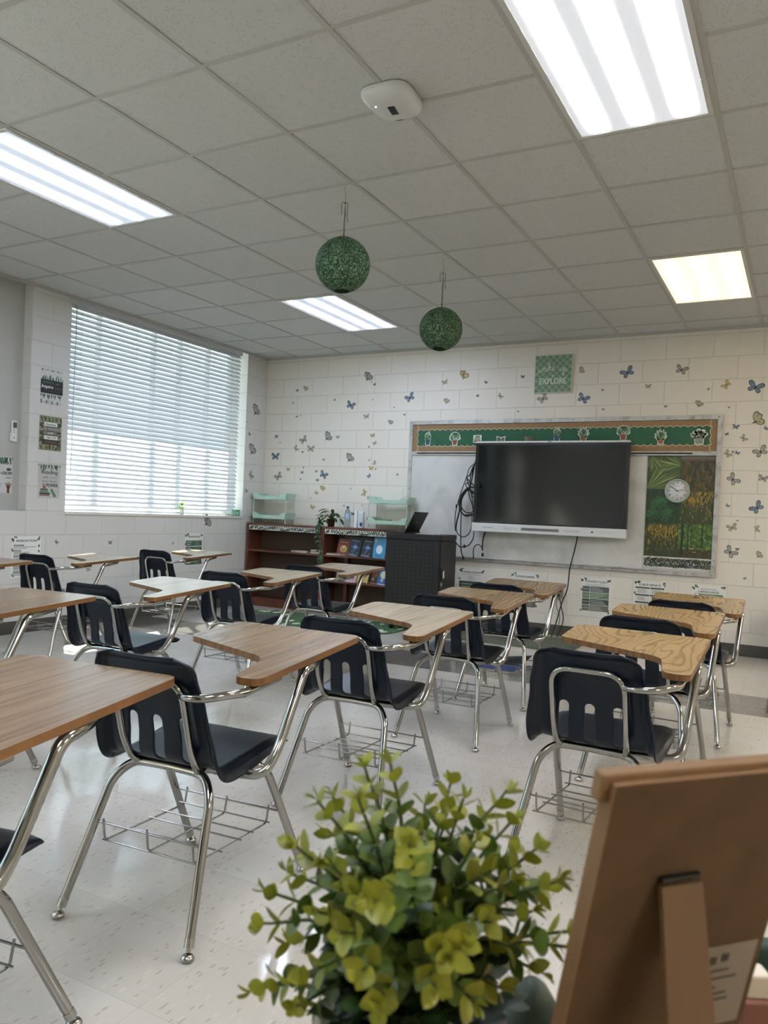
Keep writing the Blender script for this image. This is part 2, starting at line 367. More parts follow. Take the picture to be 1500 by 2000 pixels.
# ---------------------------------------------------------------- blinds
BX = XL-.062
bl = empty('window_blinds', (BX, (WY0+WY1)/2, WZ)); tag(bl, 'wide white horizontal slat blinds lowered over the window', 'blinds')
def slat_mat():
    mt = mat('white_slats', 'e8eaec', .35); t = NT(mt); b = t.b
    tl = t.n('ShaderNodeBsdfTranslucent', {0: (.75, .82, .9, 1)}); mx = t.n('ShaderNodeMixShader', {0: .12, 1: b.outputs[0], 2: tl.outputs[0]})
    t.l(mx.outputs[0], t.t.nodes['Material Output'].inputs[0]); return mt
M_slat = slat_mat()
y0, y1 = WY0-.0-(WY0+WY1)/2+.006, WY1-.07-(WY0+WY1)/2
sl = MB(); z = .075; a = math.radians(-48)
while z < ZC-WZ-.06:
    n = 5; up = []; lo = []
    for k in range(n+1):
        u = (k/n-.5)*.057; cr = .0035*(1-(2*k/n-1)**2)
        x_ = u*math.cos(a)-cr*math.sin(a); z_ = u*math.sin(a)+cr*math.cos(a); up.append((x_, z_)); lo.append((x_+.0028*math.sin(a), z_-.0028*math.cos(a)))
    poly = up+lo[::-1]; vs = [(p[0], y0, z+p[1]) for p in poly]+[(p[0], y1, z+p[1]) for p in poly]; q = len(poly)
    sl.add(vs, [list(range(q))[::-1], list(range(q, 2*q))]+[(i, (i+1)%q, q+(i+1)%q, q+i) for i in range(q)]); z += .0447
sl.build('slats', M_slat, bl)
bevel(MB().box(-.028, y0, .012, .028, y1, .030).build('bottom_rail', M_slat, bl), .003)
MB().box(-.03, y0-.004, ZC-WZ-.055, .034, y1+.004, ZC-WZ-.002).build('headrail', M_slat, bl)
for k, yy in enumerate((y0+.14, y0+.80, y0+1.50, y1-.16)):
    c = MB()
    for xx in (-.027, .027): c.tube([(xx, yy, .02), (xx, yy, ZC-WZ-.05)], .0013, 5)
    zz = .075-.012
    while zz < ZC-WZ-.06: c.tube([(-.027, yy, zz-.01), (.027, yy, zz+.012)], .0008, 4); zz += .0447
    c.build('ladder_cord', M_white, bl)
MB().tube([(.036, y0+.07, ZC-WZ-.06), (.038, y0+.06, .35)], .004, 6).build('tilt_wand', mat('clear_rod', 'c9d2d6', .1), bl)
pc = MB(); pc.tube([(.036, y1-.07, ZC-WZ-.06), (.037, y1-.075, .62)], .0014, 5).lathe([(0, 0), (.006, .003), (.008, .02), (.003, .035), (0, .036)], (.037, y1-.075, .585), 10)
pc.build('pull_cord', M_white, bl)
# ---------------------------------------------------------------- student desks: chair and writing surface in one frame
DW, DD = .2105, .273
TAB = [(-.247, .286), (-.272, .605), (.239, .581), (.280, -.115), (.199, -.114), (.15, .121)]
def tz(y): return .681+.037*(y-.2)
def seat_surface():
    prof = [(.200, .402), (.207, .414), (.203, .426), (.175, .436), (.12, .435), (.05, .427), (-.03, .418), (-.09, .413), (-.125, .417), (-.147, .437), (-.160, .470), (-.172, .52), (-.186, .58), (-.203, .64), (-.217, .685), (-.229, .728)]
    P = cat([(0, p[0], p[1]) for p in prof], 8)
    # resample evenly
    L = [0]
    for i in range(1, len(P)): L.append(L[-1]+(P[i]-P[i-1]).length)
    n = 124; out = []; j = 0
    for k in range(n+1):
        s = L[-1]*k/n
        while j < len(L)-2 and L[j+1] < s: j += 1
        t = (s-L[j])/max(1e-9, L[j+1]-L[j]); out.append(P[j].lerp(P[j+1], t))
    return out, L[-1]
PS, PLEN = seat_surface()
def lerp_tab(tab, v):
    if v <= tab[0][0]: return tab[0][1]
    for (a, b), (c, d) in zip(tab, tab[1:]):
        if v <= c: t = (v-a)/(c-a); t = t*t*(3-2*t); return b+(d-b)*t
    return tab[-1][1]
def shell_point(u, k):
    """u in -1..1 across, k along the profile from the front lip to the top of the back"""
    p = PS[k]; q = PS[min(k+1, len(PS)-1)]-PS[max(k-1, 0)]; T = q.normalized(); N = Vector((0, -T.z, T.y))*-1
    N = Vector((0, T.z, -T.y))          # towards the sitter
    s = k/(len(PS)-1)
    hw = lerp_tab([(0, .192), (.05, .198), (.2, .205), (.45, .203), (.6, .200), (.8, .183), (.93, .168), (1, .162)], s)
    if s > .925: tt = (s-.925)/.075; hw -= .047*(1-math.sqrt(max(0, 1-tt*tt)))
    if s < .085: tt = (.085-s)/.085; hw -= .040*(1-math.sqrt(max(0, 1-tt*tt)))
    au = abs(u); x = u*hw
    fl = lerp_tab([(.0, 0), (.80, 0), (.93, .012), (1.0, .030)], au)*lerp_tab([(0, .12), (.12, .5), (.4, 1.15), (.55, 1.2), (.85, 1.), (1, .7)], s)
    top = lerp_tab([(.0, 0), (.955, 0), (1., .018)], s)
    side = lerp_tab([(0, 0), (.2, .006), (.45, .010), (.6, .016), (1, .012)], s)*au**2.5    # dished
    pan = 0
    if s > .56: pan = .010*lerp_tab([(0, 1), (.60, 1), (.72, 0), (1, 0)], au)*lerp_tab([(.56, 0), (.66, 1), (.84, 1), (.885, 0)], s)
    return Vector((x, p.y, p.z))+N*(side-fl-top+pan)
# length positions of the three slots, measured on the profile
k_of = lambda zz: min(range(60, len(PS)), key=lambda k: abs(PS[k].z-zz))
KS0, KS1 = k_of(.424), k_of(.552)
SPLIT = min(range(len(PS)), key=lambda k: abs(PS[k].y+.118)+(0 if PS[k].z < .45 else 9))
def shell_mesh(ka, kb, name, parent):
    us = []; nu = 74
    for i in range(nu+1): us.append(-1+2*i/nu)
    grid = {}; vs = []
    def par(i, k): return us[i], float(k)
    ds = PLEN/(len(PS)-1)
    slots = [(-.082, .0165), (.0, .0165), (.087, .0165)]
    def sdf(x, k):
        best = 9
        for cx_, r in slots:
            a0 = KS0*ds+r; a1 = KS1*ds-r; s = k*ds; c = min(max(s, a0), a1); best = min(best, math.hypot(x-cx_, s-c)-r)
        return best
    fs = []; dead = set()
    hwf = lambda u, k: shell_point(u, k).x
    P = {}
    for k in range(ka, kb+1):
        for i, u in enumerate(us):
            x = u*.19; uu, kk = u, k
            P[i, k] = (x, k)
    def inside(x, k): return sdf(x, k) < 0
    pos = {}
    for (i, k), (x, kk) in P.items():
        d = sdf(x, kk); xx, k2 = x, float(kk)
        if abs(d) < .0036:
            e = .0005; gx = (sdf(x+e, kk)-sdf(x-e, kk))/(2*e); gs = (sdf(x, kk+e/ds)-sdf(x, kk-e/ds))/(2*e)
            xx = x-d*gx; k2 = kk-d*gs/ds
        pos[i, k] = (xx, k2)
    def ev(xx, kf):
        k0 = max(ka, min(kb-1, int(math.floor(kf)))) if kb > ka else ka; k0 = max(0, min(len(PS)-2, k0)); t = kf-k0
        return shell_point(xx/.19, k0).lerp(shell_point(xx/.19, k0+1), t)
    for k in range(ka, kb+1):
        for i in range(nu+1):
            grid[i, k] = len(vs); vs.append(ev(*pos[i, k]))
    for k in range(ka, kb):
        for i in range(nu):
            cx_ = sum(P[a, b][0] for a, b in ((i, k), (i+1, k), (i+1, k+1), (i, k+1)))/4
            if sdf(cx_, k+.5) < -.0004: continue
            fs.append((grid[i, k], grid[i+1, k], grid[i+1, k+1], grid[i, k+1]))
    used = sorted({v for f in fs for v in f}); re = {v: n for n, v in enumerate(used)}
    b = MB(); b.add([vs[v] for v in used], [[re[v] for v in f] for f in fs], smooth=True)
    o = b.build(name, M_navy, parent, recalc=False)
    so = o.modifiers.new('thickness', 'SOLIDIFY'); so.thickness = .0045; so.offset = 0; so.use_even_offset = False
    return o
def make_desk():
    root = empty('student_desk', (0, 0, 0))
    shell_mesh(0, SPLIT, 'seat', root); shell_mesh(SPLIT, len(PS)-1, 'backrest', root)
    # writing surface: laminate top, wood-toned edge
    pl = roundpoly(TAB, [.03, .055, .035, .05, .035, .06], 7); n = len(pl); t = MB()
    up = [(x, y, tz(y)) for x, y in pl]; lo = [(x, y, tz(y)-.019) for x, y in pl]; up2 = [(x*.9985+.0001, y*.9985, tz(y)+.0006) for x, y in pl]
    t.add(up2+lo, [list(range(n)), list(range(n, 2*n))[::-1]], mi=0)
    t.add(up2+up+lo, [(i, n+i, n+(i+1)%n, (i+1)%n) for i in range(n)]+[(n+i, 2*n+i, 2*n+(i+1)%n, n+(i+1)%n) for i in range(n)], mi=1)
    o = t.build('writing_surface', [M_oak, M_edge], root); o.material_slots[0].link = 'OBJECT'; o.material_slots[0].material = M_oak
    r = .0122
    for s in (-1, 1):
        for fr in (0, 1):
            if fr: pts = [(s*DW, DD, .03), (s*.187, .098, .356), (s*.170, .058, .388), (0, .055, .392)]
            else: pts = [(s*DW, -DD, .03), (s*.165, -.146, .350), (s*.120, -.112, .396), (0, -.110, .398)]
            L = MB().tube(rpath(pts, [0, .06, .06, 0], 6), r, 14)
            lg = L.build('leg', M_chrome, root)
            g_ = MB(); x, y = s*DW, (DD if fr else -DD); d = Vector(pts[1])-Vector(pts[0]); d.normalize()
            base = Vector(pts[0])
            g_.tube([base-d*.002, base+d*.020], .0133, 14)
            g_.tube([base, base-d*.012], .006, 8)
            g_.lathe([(0, 0), (.010, 0), (.0165, .004), (.0175, .009), (.013, .015), (.006, .018), (0, .018)], (x-d.x*.022, y-d.y*.022, 0), 16)
            g_.build('glide', M_glide, lg)
    # back support hoop with its two rivets
    hoop = rpath([(-.075, -.07, .398), (-.108, -.128, .400), (-.114, -.168, .47), (-.113, -.221, .662), (.113, -.221, .662), (.114, -.168, .47), (.108, -.128, .400), (.075, -.07, .398)], [0, .05, .05, .062, .062, .05, .05, 0], 8)
    hb = MB().tube(hoop, .0098, 12)
    for x in (-.05, .045): hb.lathe([(0, 0), (.0045, .0005), (.006, .003)], (0, 0, 0), 12, Matrix.Translation((x, -.2325, .663))@Matrix.Rotation(-math.pi/2, 4, 'X'))
    hb.build('back_hoop', M_chrome, root)
    # rail from the hoop round to the tip of the writing surface
    ar = cat([(.112, -.215, .628), (.150, -.236, .630), (.200, -.232, .634), (.238, -.195, .640), (.252, -.135, tz(-.13)-.031), (.250, -.06, tz(-.06)-.031), (.242, .05, tz(.05)-.031)], 6)
    b = MB().tube(ar, .0108, 12); b.box(.212, -.09, tz(-.06)-.026, .266, -.04, tz(-.06)-.018)
    b.build('arm_rail', M_chrome, root)
    # post under the writing surface
    po = rpath([(.02, -.045, .388), (.13, -.035, .384), (.243, -.012, .385), (.247, .050, .44), (.258, .165, .648), (.250, .225, tz(.2)-.030), (.200, .36, tz(.36)-.030)], [0, .02, .05, .10, .06, .05, 0], 7)
    b = MB().tube(po, .0138, 14); b.box(.16, .30, tz(.33)-.026, .225, .35, tz(.33)-.018); b.tube([(.10, -.10, .397), (.03, .05, .39)], .009, 8)
    b.build('support_post', M_chrome, root)
    # wire book basket slung between the legs
    bk = MB(); wr = .0032; za, zb = .238, .178
    def legx(fr, z): 
        t_ = (z-.03)/.32; return (DW+(.187-DW)*t_, DD+(.098-DD)*t_) if fr else (DW+(.165-DW)*t_, -DD+(-.146+DD)*t_)
    xr_, yr = legx(0, za); xf, yf = legx(1, za-.02)
    bk.tube([(-xr_, yr, za), (xr_, yr, za)], wr, 6); bk.tube([(-xf, yf, za-.02), (xf, yf, za-.02)], wr, 6)
    for x in (-.150, 0, .150):
        bk.tube(rpath([(x, yr-.002, za+.01), (x, yr+.006, zb+.01), (x, yf-.008, zb), (x, yf+.002, za-.01)], .012, 4), wr, 6)
    for y, in ((yr+.014,), (yr+.11,), (yr+.20,), (yf-.10,), (yf-.015,)): bk.tube([(-.165, y, zb+.006), (.165, y, zb+.006)], wr*.85, 6)
    bk.build('book_basket', M_wire, root)
    return root
DESKS = [
 ('A', -1.515, 1.757, .069, M_wal, 'navy chair desk whose whole chrome frame and empty basket show, beyond the green plant'),
 ('C', -1.502, 2.734, .030, M_oak, 'navy chair desk with a chip in the edge of its pale oak top'),
 ('K', -1.560, 3.827, .036, M_mid, 'navy chair desk between the chipped top and the one with papers in its basket'),
 ('L', -1.625, 4.755, .033, M_mid, 'navy chair desk with papers and a blue folder in its basket, below the big screen'),
 ('R', -.558, 2.650, -.043, M_swl, 'navy chair desk with swirled tan top, its hoop fully seen beyond the wooden stand'),
 ('M', -.591, 3.700, -.035, M_swl, 'navy chair desk with swirled tan top, middle of the three swirled ones'),
 ('N', -.553, 4.645, -.024, M_swl, 'navy chair desk with swirled tan top, closest to the figurative language poster'),
 ('E', -2.990, 2.905, .061, M_oak, 'navy chair desk with blue sheen on its seat and top, centre of the window side'),
 ('H', -4.891, 5.279, .066, M_oak, 'navy chair desk beside the window wall, in front of the green transitions poster'),
 ('I', -3.087, 3.999, .061, M_oak, 'navy chair desk with pale top, second from the brown bookcase'),
 ('J', -3.136, 4.964, .018, M_oak, 'navy chair desk with pale top right in front of the brown bookcase and cart'),
 ('G', -4.812, 4.031, .059, M_oak, 'navy chair desk beside the window wall, in front of the nonfiction poster'),
 ('B', -2.931, 1.914, .105, M_wal, 'desk with long brown top cut by the view side, before the nonfiction chart'),
 ('D', -1.486, .868, .140, M_wal, 'closest desk, big brown top and navy seat cut off at the view edge'),
 ('F', -4.790, 3.029, .054, M_wal, 'desk of which only a small brown tabletop corner shows, by the nonfiction chart'),
]
proto = None
for n, x, y, a, mt, lab in DESKS:
    o = make_desk() if proto is None else copy_tree(proto)
    if proto is None: proto = o
    o.location = (x, y, 0); o.rotation_euler = (0, 0, a)
    tag(o, lab, 'school desk', 'navy tablet-arm student desks')
    ws = [c for c in o.children if c.name.startswith('writing_surface')][0]; ws.material_slots[0].material = mt
# ---------------------------------------------------------------- flat printed sheets
_TX = {}
def text_mesh(s):
    if s in _TX: return _TX[s]
    cu = bpy.data.curves.new('lettering', 'FONT'); cu.body = s; cu.resolution_u = 3
    o = bpy.data.objects.new('lettering', cu); C.objects.link(o)
    dg = bpy.context.evaluated_depsgraph_get(); dg.update(); me = bpy.data.meshes.new_from_object(o.evaluated_get(dg))
    vs = [(v.co.x, v.co.y) for v in me.vertices]; fs = [list(p.vertices) for p in me.polygons]
    bpy.data.objects.remove(o, do_unlink=True); bpy.data.curves.remove(cu); bpy.data.meshes.remove(me)
    _TX[s] = (vs, fs); return _TX[s]
class Sheet:
    """a thin printed sheet: base rectangle plus inked shapes in hair-thin layers; local x across, y up, z out of the sheet"""
    def __init__(s, w, h, paper, th=.0012, base=True):
        s.b = MB(); s.mats = [paper]; s.w = w; s.h = h; s.z = th; s.th = th; s.lay = 0; s.clip = base
        if base: s.b.box(0, 0, 0, w, h, th)
    def mi(s, mt):
        if mt not in s.mats: s.mats.append(mt)
        return s.mats.index(mt)
    def up(s, n=1): s.z += .0005*n
    def poly(s, pts, mt):
        if s.clip: pts = [(min(max(x, 0), s.w), min(max(y, 0), s.h)) for x, y in pts]
        s.b.add([(x, y, s.z+.0003) for x, y in pts], [list(range(len(pts)))], mi=s.mi(mt))
    def rect(s, x0, y0, x1, y1, mt): s.poly([(x0, y0), (x1, y0), (x1, y1), (x0, y1)], mt)
    def disc(s, x, y, rx, ry, mt, n=18, a=0):
        s.poly([(x+rx*math.cos(t)*math.cos(a)-ry*math.sin(t)*math.sin(a), y+rx*math.cos(t)*math.sin(a)+ry*math.sin(t)*math.cos(a)) for t in [2*math.pi*k/n for k in range(n)]], mt)
    def leaf(s, x, y, L, wd, a, mt):
        c, q = math.cos(a), math.sin(a); pts = []
        prof = [(0, 0), (.2, .75), (.45, 1), (.75, .65), (1, 0)]
        for t, k in prof: pts.append((t*L, k*wd/2))
        for t, k in prof[-2:0:-1]: pts.append((t*L, -k*wd/2))
        s.poly([(x+p*c-r*q, y+p*q+r*c) for p, r in pts], mt)
    def line(s, p, q_, wd, mt):
        dx, dy = q_[0]-p[0], q_[1]-p[1]; L = math.hypot(dx, dy) or 1; nx, ny = -dy/L*wd/2, dx/L*wd/2
        s.poly([(p[0]+nx, p[1]+ny), (q_[0]+nx, q_[1]+ny), (q_[0]-nx, q_[1]-ny), (p[0]-nx, p[1]-ny)], mt)
    def path(s, pts, wd, mt):
        for p, q_ in zip(pts, pts[1:]): s.line(p, q_, wd, mt)
    def text(s, t, x, y, hgt, mt, width=None, align='C', shear=0, rot=0, fat=0):
        vs, fs = text_mesh(t)
        if not vs: return
        x0 = min(v[0] for v in vs); x1 = max(v[0] for v in vs)
        k = hgt/.73; kx = k if width is None else width/(x1-x0)
        ox = -(x0+x1)/2 if align == 'C' else -x0; c, q = math.cos(rot), math.sin(rot); P = []
        for vx, vy in vs:
            px_ = (vx+ox)*kx+shear*vy*k; py_ = vy*k; P.append((x+px_*c-py_*q, y+px_*q+py_*c, s.z+.0003))
        s.b.add(P, fs, mi=s.mi(mt))
        if fat:
            for d, dz in ((-fat, .00012), (fat, .00024)): s.b.add([(p[0]+d, p[1], p[2]+dz) for p in P], fs, mi=s.mi(mt))
    def lines(s, x0, x1, y, n, gap, mt, th=.35, rag=.2):
        for i in range(n):
            r_ = x1-(x1-x0)*rag*R.random(); s.rect(x0, y-i*gap-gap*th, r_, y-i*gap, mt)
    def place(s, name, wall, a, z, parent=None, tilt=0, off=.0006, M=None):
        if M is None:
            if wall == 'B': M = Matrix.Translation((a, YW-off, z))@Matrix(((1, 0, 0, 0), (0, 0, -1, 0), (0, 1, 0, 0), (0, 0, 0, 1)))
            else: M = Matrix.Translation((XL+off, a, z))@Matrix(((0, 0, 1, 0), (1, 0, 0, 0), (0, 1, 0, 0), (0, 0, 0, 1)))
            if tilt: M = M@Matrix.Rotation(tilt, 4, 'Z')
        o = s.b.build(name, s.mats, parent, recalc=False); 
        o.matrix_basis = M; return o
P_ = lambda c, r=.55: mat('ink_'+c, c, r)
PAPER = P_('efefea', .4)
DG, MG, LG, SG = P_('1f3a2c'), P_('44694f'), P_('7d9a78'), P_('60655f')
INK = P_('181818')
def corner_leaves(s, spots, sz=.04):
    cs = [DG, MG, P_('27423a'), P_('6e8c6c'), P_('3f4b45')]
    for x, y, a0, n in spots:
        for i in range(n):
            s.leaf(x+R.uniform(-.3, .3)*sz, y+R.uniform(-.3, .3)*sz, sz*R.uniform(.5, 1.), sz*.3, a0+R.uniform(-.9, .9), cs[R.randrange(5)])
            s.z += .00001
# ---- small wall charts
def chart(title, w, h, kind):
    s = Sheet(w, h, PAPER); t = .012
    corner_leaves(s, [(.012, h-.012, -1.2, 7), (.03, h-.008, -.3, 4), (w-.012, h-.012, -2.0, 6), (.008, h*.7, -1.4, 4), (.008, .02, 1.2, 4), (w-.01, .02, 2., 3 if kind != 'genre' else 0)], .034)
    s.up()
    if isinstance(title, tuple):
        s.text(title[0], w*.48, h-.040, .011, INK, w*.45); s.text(title[1], w*.50, h-.068, .019, INK, w*.60, fat=.0006); y = h-.078
    else: s.text(title, w*.5, h-.045, .019, INK, w*.68, fat=.0006); y = h-.058
    return s, y
def place_poster(s, wall, a, z, label, group='language arts charts low on the walls', off=.0006, name='wall_poster', tilt=0, catg='poster'):
    o = s.place(name, wall, a, z, off=off, tilt=tilt); return tag(o, label, catg, group)
w_, h_ = .283, .345
s, y = chart('CONTEXT CLUES', w_, h_, 'r')
s.text('Inference: Clues that good readers use to', w_/2, y-.006, .007, INK, w_*.72); s.text('find the meaning of unknown words', w_/2, y-.016, .007, INK, w_*.62)
for i, (nm, c) in enumerate((('DEFINITION', '565f62'), ('SYNONYM', '6d8266'), ('INFERENCE', '3f4a48'), ('EXAMPLE', '6c6860'))):
    yy = y-.024-i*.060; s.rect(.018, yy-.055, .086, yy, P_(c)); s.rect(.091, yy-.055, w_-.015, yy, P_(c)); s.up(); s.text(nm, .052, yy-.032, .009, PAPER, .055)
    s.lines(.098, w_-.03, yy-.012, 3, .014, P_('c9ccc4'), .35, .5)
place_poster(s, 'B', -1.885, .243, 'context clues chart with four grey and green rows under the white board')
s, y = chart('GENRES', w_, h_, 'genre')
for i in range(4):
    for jx in (0, 1):
        x0 = .014+jx*.130; yy = y-i*.068; s.rect(x0, yy-.066, x0+.125, yy, P_('e3e3dd')); s.up(); s.rect(x0, yy-.014, x0+.125, yy, P_('4d524d')); s.lines(x0+.02, x0+.11, yy-.024, 4, .009, INK, .25, .3)
place_poster(s, 'B', -1.390, .252, 'genres chart in two columns of boxes, under the photo mural')
s, y = chart(('FIGURATIVE', 'LANGUAGE'), w_, h_, 'r')
for i in range(5):
    yy = y-i*.052; s.rect(.022, yy-.047, w_-.022, yy, P_('71856c' if i % 2 == 0 else '55605a')); s.up(); s.rect(.028, yy-.042, .058, yy-.004, PAPER); s.up(); s.text('SIMPAH'[i], .043, yy-.034, .02, INK, .012); s.lines(.08, w_-.04, yy-.012, 2, .018, P_('c9ccc4'), .3, .5)
place_poster(s, 'B', -.884, .252, 'figurative language chart under the corner of the board, behind the swirled desktops')
s, y = chart('MAIN IDEA', w_, h_, 'r')
s.text('The most important idea about', w_/2, y-.006, .008, INK, w_*.74)
for i, t_ in enumerate(('• BIG IDEA', '• MAIN POINT', '• FOCUS')): s.text(t_, .10, y-.030-i*.024, .010, INK, None, 'L')
s.rect(.01, .02, w_-.01, .215, P_('3f5148')); s.up(); s.lines(.03, w_-.04, .19, 6, .026, P_('aab7a8'), .35, .3)
place_poster(s, 'B', -3.157, .243, 'main idea chart with bullet list beside the black charging cart')
s, y = chart("AUTHOR'S PURPOSE", w_, h_, 'r')
for i in range(3):
    for jx in (0, 1):
        yy = y-.02-i*.088; s.rect(.018+jx*.125, yy-.080, .135+jx*.125, yy, P_(('4a5f50', '67605a', '7d9a78', '4a5f50', '3f4b45', '6a625c')[i*2+jx])); s.up(); s.lines(.03+jx*.125, .125+jx*.125, yy-.03, 3, .014, P_('c9ccc4'), .3, .3)
place_poster(s, 'B', -2.585, .240, "author's purpose chart mostly hidden by a tabletop below the big screen")
s, y = chart('NON-FICTION', w_, h_, 'r')
for i in range(6):
    yy = y-.010-i*.044; s.rect(.02, yy-.013, .02+R.uniform(.07, .16), yy, P_('8f938d')); s.up(); s.lines(.02, w_-.045, yy-.019, 2, .011, P_('4a4a4a'), .3, .4)
for i in range(5): s.disc(w_-.02, h_-.08-i*.045, .008, .012, MG, a=R.random())
place_poster(s, 'L', 4.280, .457, 'nonfiction text features chart on the block wall under the niche')
s, y = chart('TRANSITIONS', w_, h_, 'r')
for i in range(4):
    yy = y-.018-i*.066; s.rect(.016, yy-.058, w_-.016, yy, P_(('4a6355', '46604a', '4d4644', '3f5c49')[i])); s.up(); s.lines(.03, .12, yy-.014, 2, .022, P_('c3ccbf'), .35, .3); s.lines(.15, w_-.03, yy-.012, 3, .017, P_('8fa08b'), .3, .3)
place_poster(s, 'L', 6.340, .480, 'green transitions chart below the window, next to the large butterfly')
# ---- motivational posters on the pier and in the niche
def leaves_edge(s, w, h, n, top=True, bot=True, sz=.05):
    cs = [DG, MG, P_('2f5a35'), P_('6e8c6c')]
    for i in range(n):
        x = w*(i+.5)/n
        if top: s.leaf(x, h-.002, sz*R.uniform(.6, 1.1), sz*.26, -1.57+R.uniform(-.7, .7), cs[R.randrange(4)])
        s.z += .00001
        if bot: s.leaf(x, .002, sz*R.uniform(.6, 1.1), sz*.26, 1.57+R.uniform(-.7, .7), cs[R.randrange(4)])
        s.z += .00001
w2, h2 = .225, .292
s = Sheet(w2, h2, P_('d9d9d4', .35))
for i in range(12):
    c = INK if i % 3 == 0 else P_('b7b5ae'); k = R.uniform(.015, .035); s.rect(.006+i*.018, 0, .016+i*.018, k, c); s.rect(.006+i*.018, h2-R.uniform(.008, .02), .016+i*.018, h2, c)
for i in range(16):
    for yy, d in ((.20, 1), (.085, -1)):
        x = .01+i*.0135; s.leaf(x, yy, R.uniform(.03, .06), .010, d*1.57+R.uniform(-.6, .6), (DG, P_('3f4b45'), MG)[i % 3]); s.z += .00002
s.up(); s.rect(0, .088, w2, .205, P_('17181a')); s.up()
s.text('READING', .075, .172, .022, P_('5f7a63'), .105); s.text('will', .165, .172, .018, P_('7f8b85'), .04); s.text('Inspire', .065, .133, .030, P_('f1f1ee'), .115, shear=.25, fat=.0008); s.text('you to', .175, .135, .016, P_('a07a52'), .06); s.text('THINK BIG', .11, .100, .024, P_('3c4456'), .16)
place_poster(s, 'L', 4.506, 1.929, 'black banded poster about reading and inspiring, topmost on the pier by the blinds', 'reading posters on the pier')
s = Sheet(w2, h2, P_('9c8b6d', .4)); leaves_edge(s, w2, h2, 9, sz=.07)
for yy in (.08, .15, .22):
    for x, a0 in ((.0, 0), (w2, math.pi)):
        for k in range(4): s.leaf(x, yy+R.uniform(-.02, .02), .055, .016, a0+R.uniform(-.8, .8), (DG, MG, P_('2f5a35'))[k % 3]); s.z += .00002
s.up()
for (x0, x1, y0_, y1_, c, tx, tc) in ((.045, .18, .205, .242, 'e6e6e0', 'Reading', INK), (.08, .195, .168, .198, '8c8f8a', '', INK), (.035, .175, .132, .162, '7e7a72', 'will', P_('ddddd8')), (.045, .185, .093, .126, 'e8e8e2', 'TAKE YOU', INK), (.03, .19, .055, .086, '4a3432', 'ANYWHERE', P_('6f5b52'))):
    s.rect(x0-.004, y0_-.004, x1+.004, y1_+.004, INK); s.up(); s.rect(x0, y0_, x1, y1_, P_(c)); s.up()
    if tx: s.text(tx, (x0+x1)/2, y0_+.009, .017, tc, (x1-x0)*(.72 if len(tx) > 5 else .4), fat=.0005)
place_poster(s, 'L', 4.508, 1.535, 'brown poster with stacked book spines and jungle leaves, middle one on the pier', 'reading posters on the pier')
s = Sheet(w2, h2, P_('c9c7c4', .4))
for i in range(6): s.rect(.02+i*.036, 0, .021+i*.036, h2, P_('a9a6a4'))
leaves_edge(s, w2, h2, 12, bot=False, sz=.06); s.up()
s.text('Reading', .115, .208, .034, INK, .165, fat=.0008); s.text('will', .07, .170, .022, P_('5a5a5a'), .05, shear=.2); s.text('boost', .155, .170, .024, P_('8a8f8a'), .08, shear=.2); s.text('your brain', .115, .138, .020, P_('4a4a4a'), .15); s.text('POWER', .145, .098, .030, INK, .115, fat=.0012)
for x0, x1, y0_, y1_, c in ((.02, .12, .02, .034, '8a6544'), (.018, .125, .036, .047, '22201f'), (.02, .11, .049, .064, '6d8471'), (.026, .10, .066, .082, '4f6b54')): s.rect(x0, y0_, x1, y1_, P_(c))
for k in range(4): s.line((.052+k*.007, .10), (.047+k*.010, .125), .005, P_('8d6a4a'))
s.rect(.05, .083, .078, .105, P_('8d6a4a')); s.poly([(.125, .075), (.145, .085), (.19, .02), (.168, .008)], P_('55805f'))
place_poster(s, 'L', 4.512, 1.127, 'pale reading power poster with a drawn book stack, lowest on the pier', 'reading posters on the pier')
s = Sheet(.225, .300, P_('cfcecb', .4)); leaves_edge(s, .225, .30, 12, bot=False, sz=.075); s.up()
s.text('READ A', .165, .235, .026, INK, .10, fat=.001); s.disc(.19, .195, .022, .012, P_('2e4d58')); s.text('GROW', .175, .150, .028, INK, .09, fat=.001); s.text('for', .12, .155, .02, INK, .03); s.text('ever', .19, .118, .022, P_('4a4a4a'), .05, shear=.25)
for cx_, c in ((.10, '9fb9a6'), (.19, '7a5442')):
    s.rect(cx_-.012, 0, cx_+.012, .045, P_(c)); s.disc(cx_, .05, .018, .016, P_(c))
    for k in range(5): s.line((cx_-.014+k*.007, .055), (cx_-.030+k*.015, .092-abs(k-2)*.006), .007, P_(c))
place_poster(s, 'L', 4.115, 1.156, 'poster with raised hands and leaves inside the wall niche, cut by the view edge', 'reading posters on the pier', off=-.10+.0006)
# remote control in its holder on the niche wall
rc = empty('remote_control', (XL-.10, 4.335, 1.665)); tag(rc, 'white wall-mounted remote control with grey display in the niche', 'remote')
bevel(MB().box(0, -.034, -.075, .012, .034, -.01).build('holder', M_white, rc), .003); bevel(MB().box(.004, -.025, -.08, .022, .025, .092).build('body', M_white, rc), .004)
MB().box(.0215, -.018, .032, .0232, .018, .078).build('display', mat('lcd_grey', '565b58', .2), rc)
b_ = MB()
for zz in (.018, -.002, -.05): b_.lathe([(0, 0), (.006, 0), (.005, .002), (0, .002)], (0, 0, 0), 10, Matrix.Translation((.022, -.008, zz))@Matrix.Rotation(math.pi/2, 4, 'Y'))
b_.build('button', mat('button_grey', '8b908d', .4), rc)
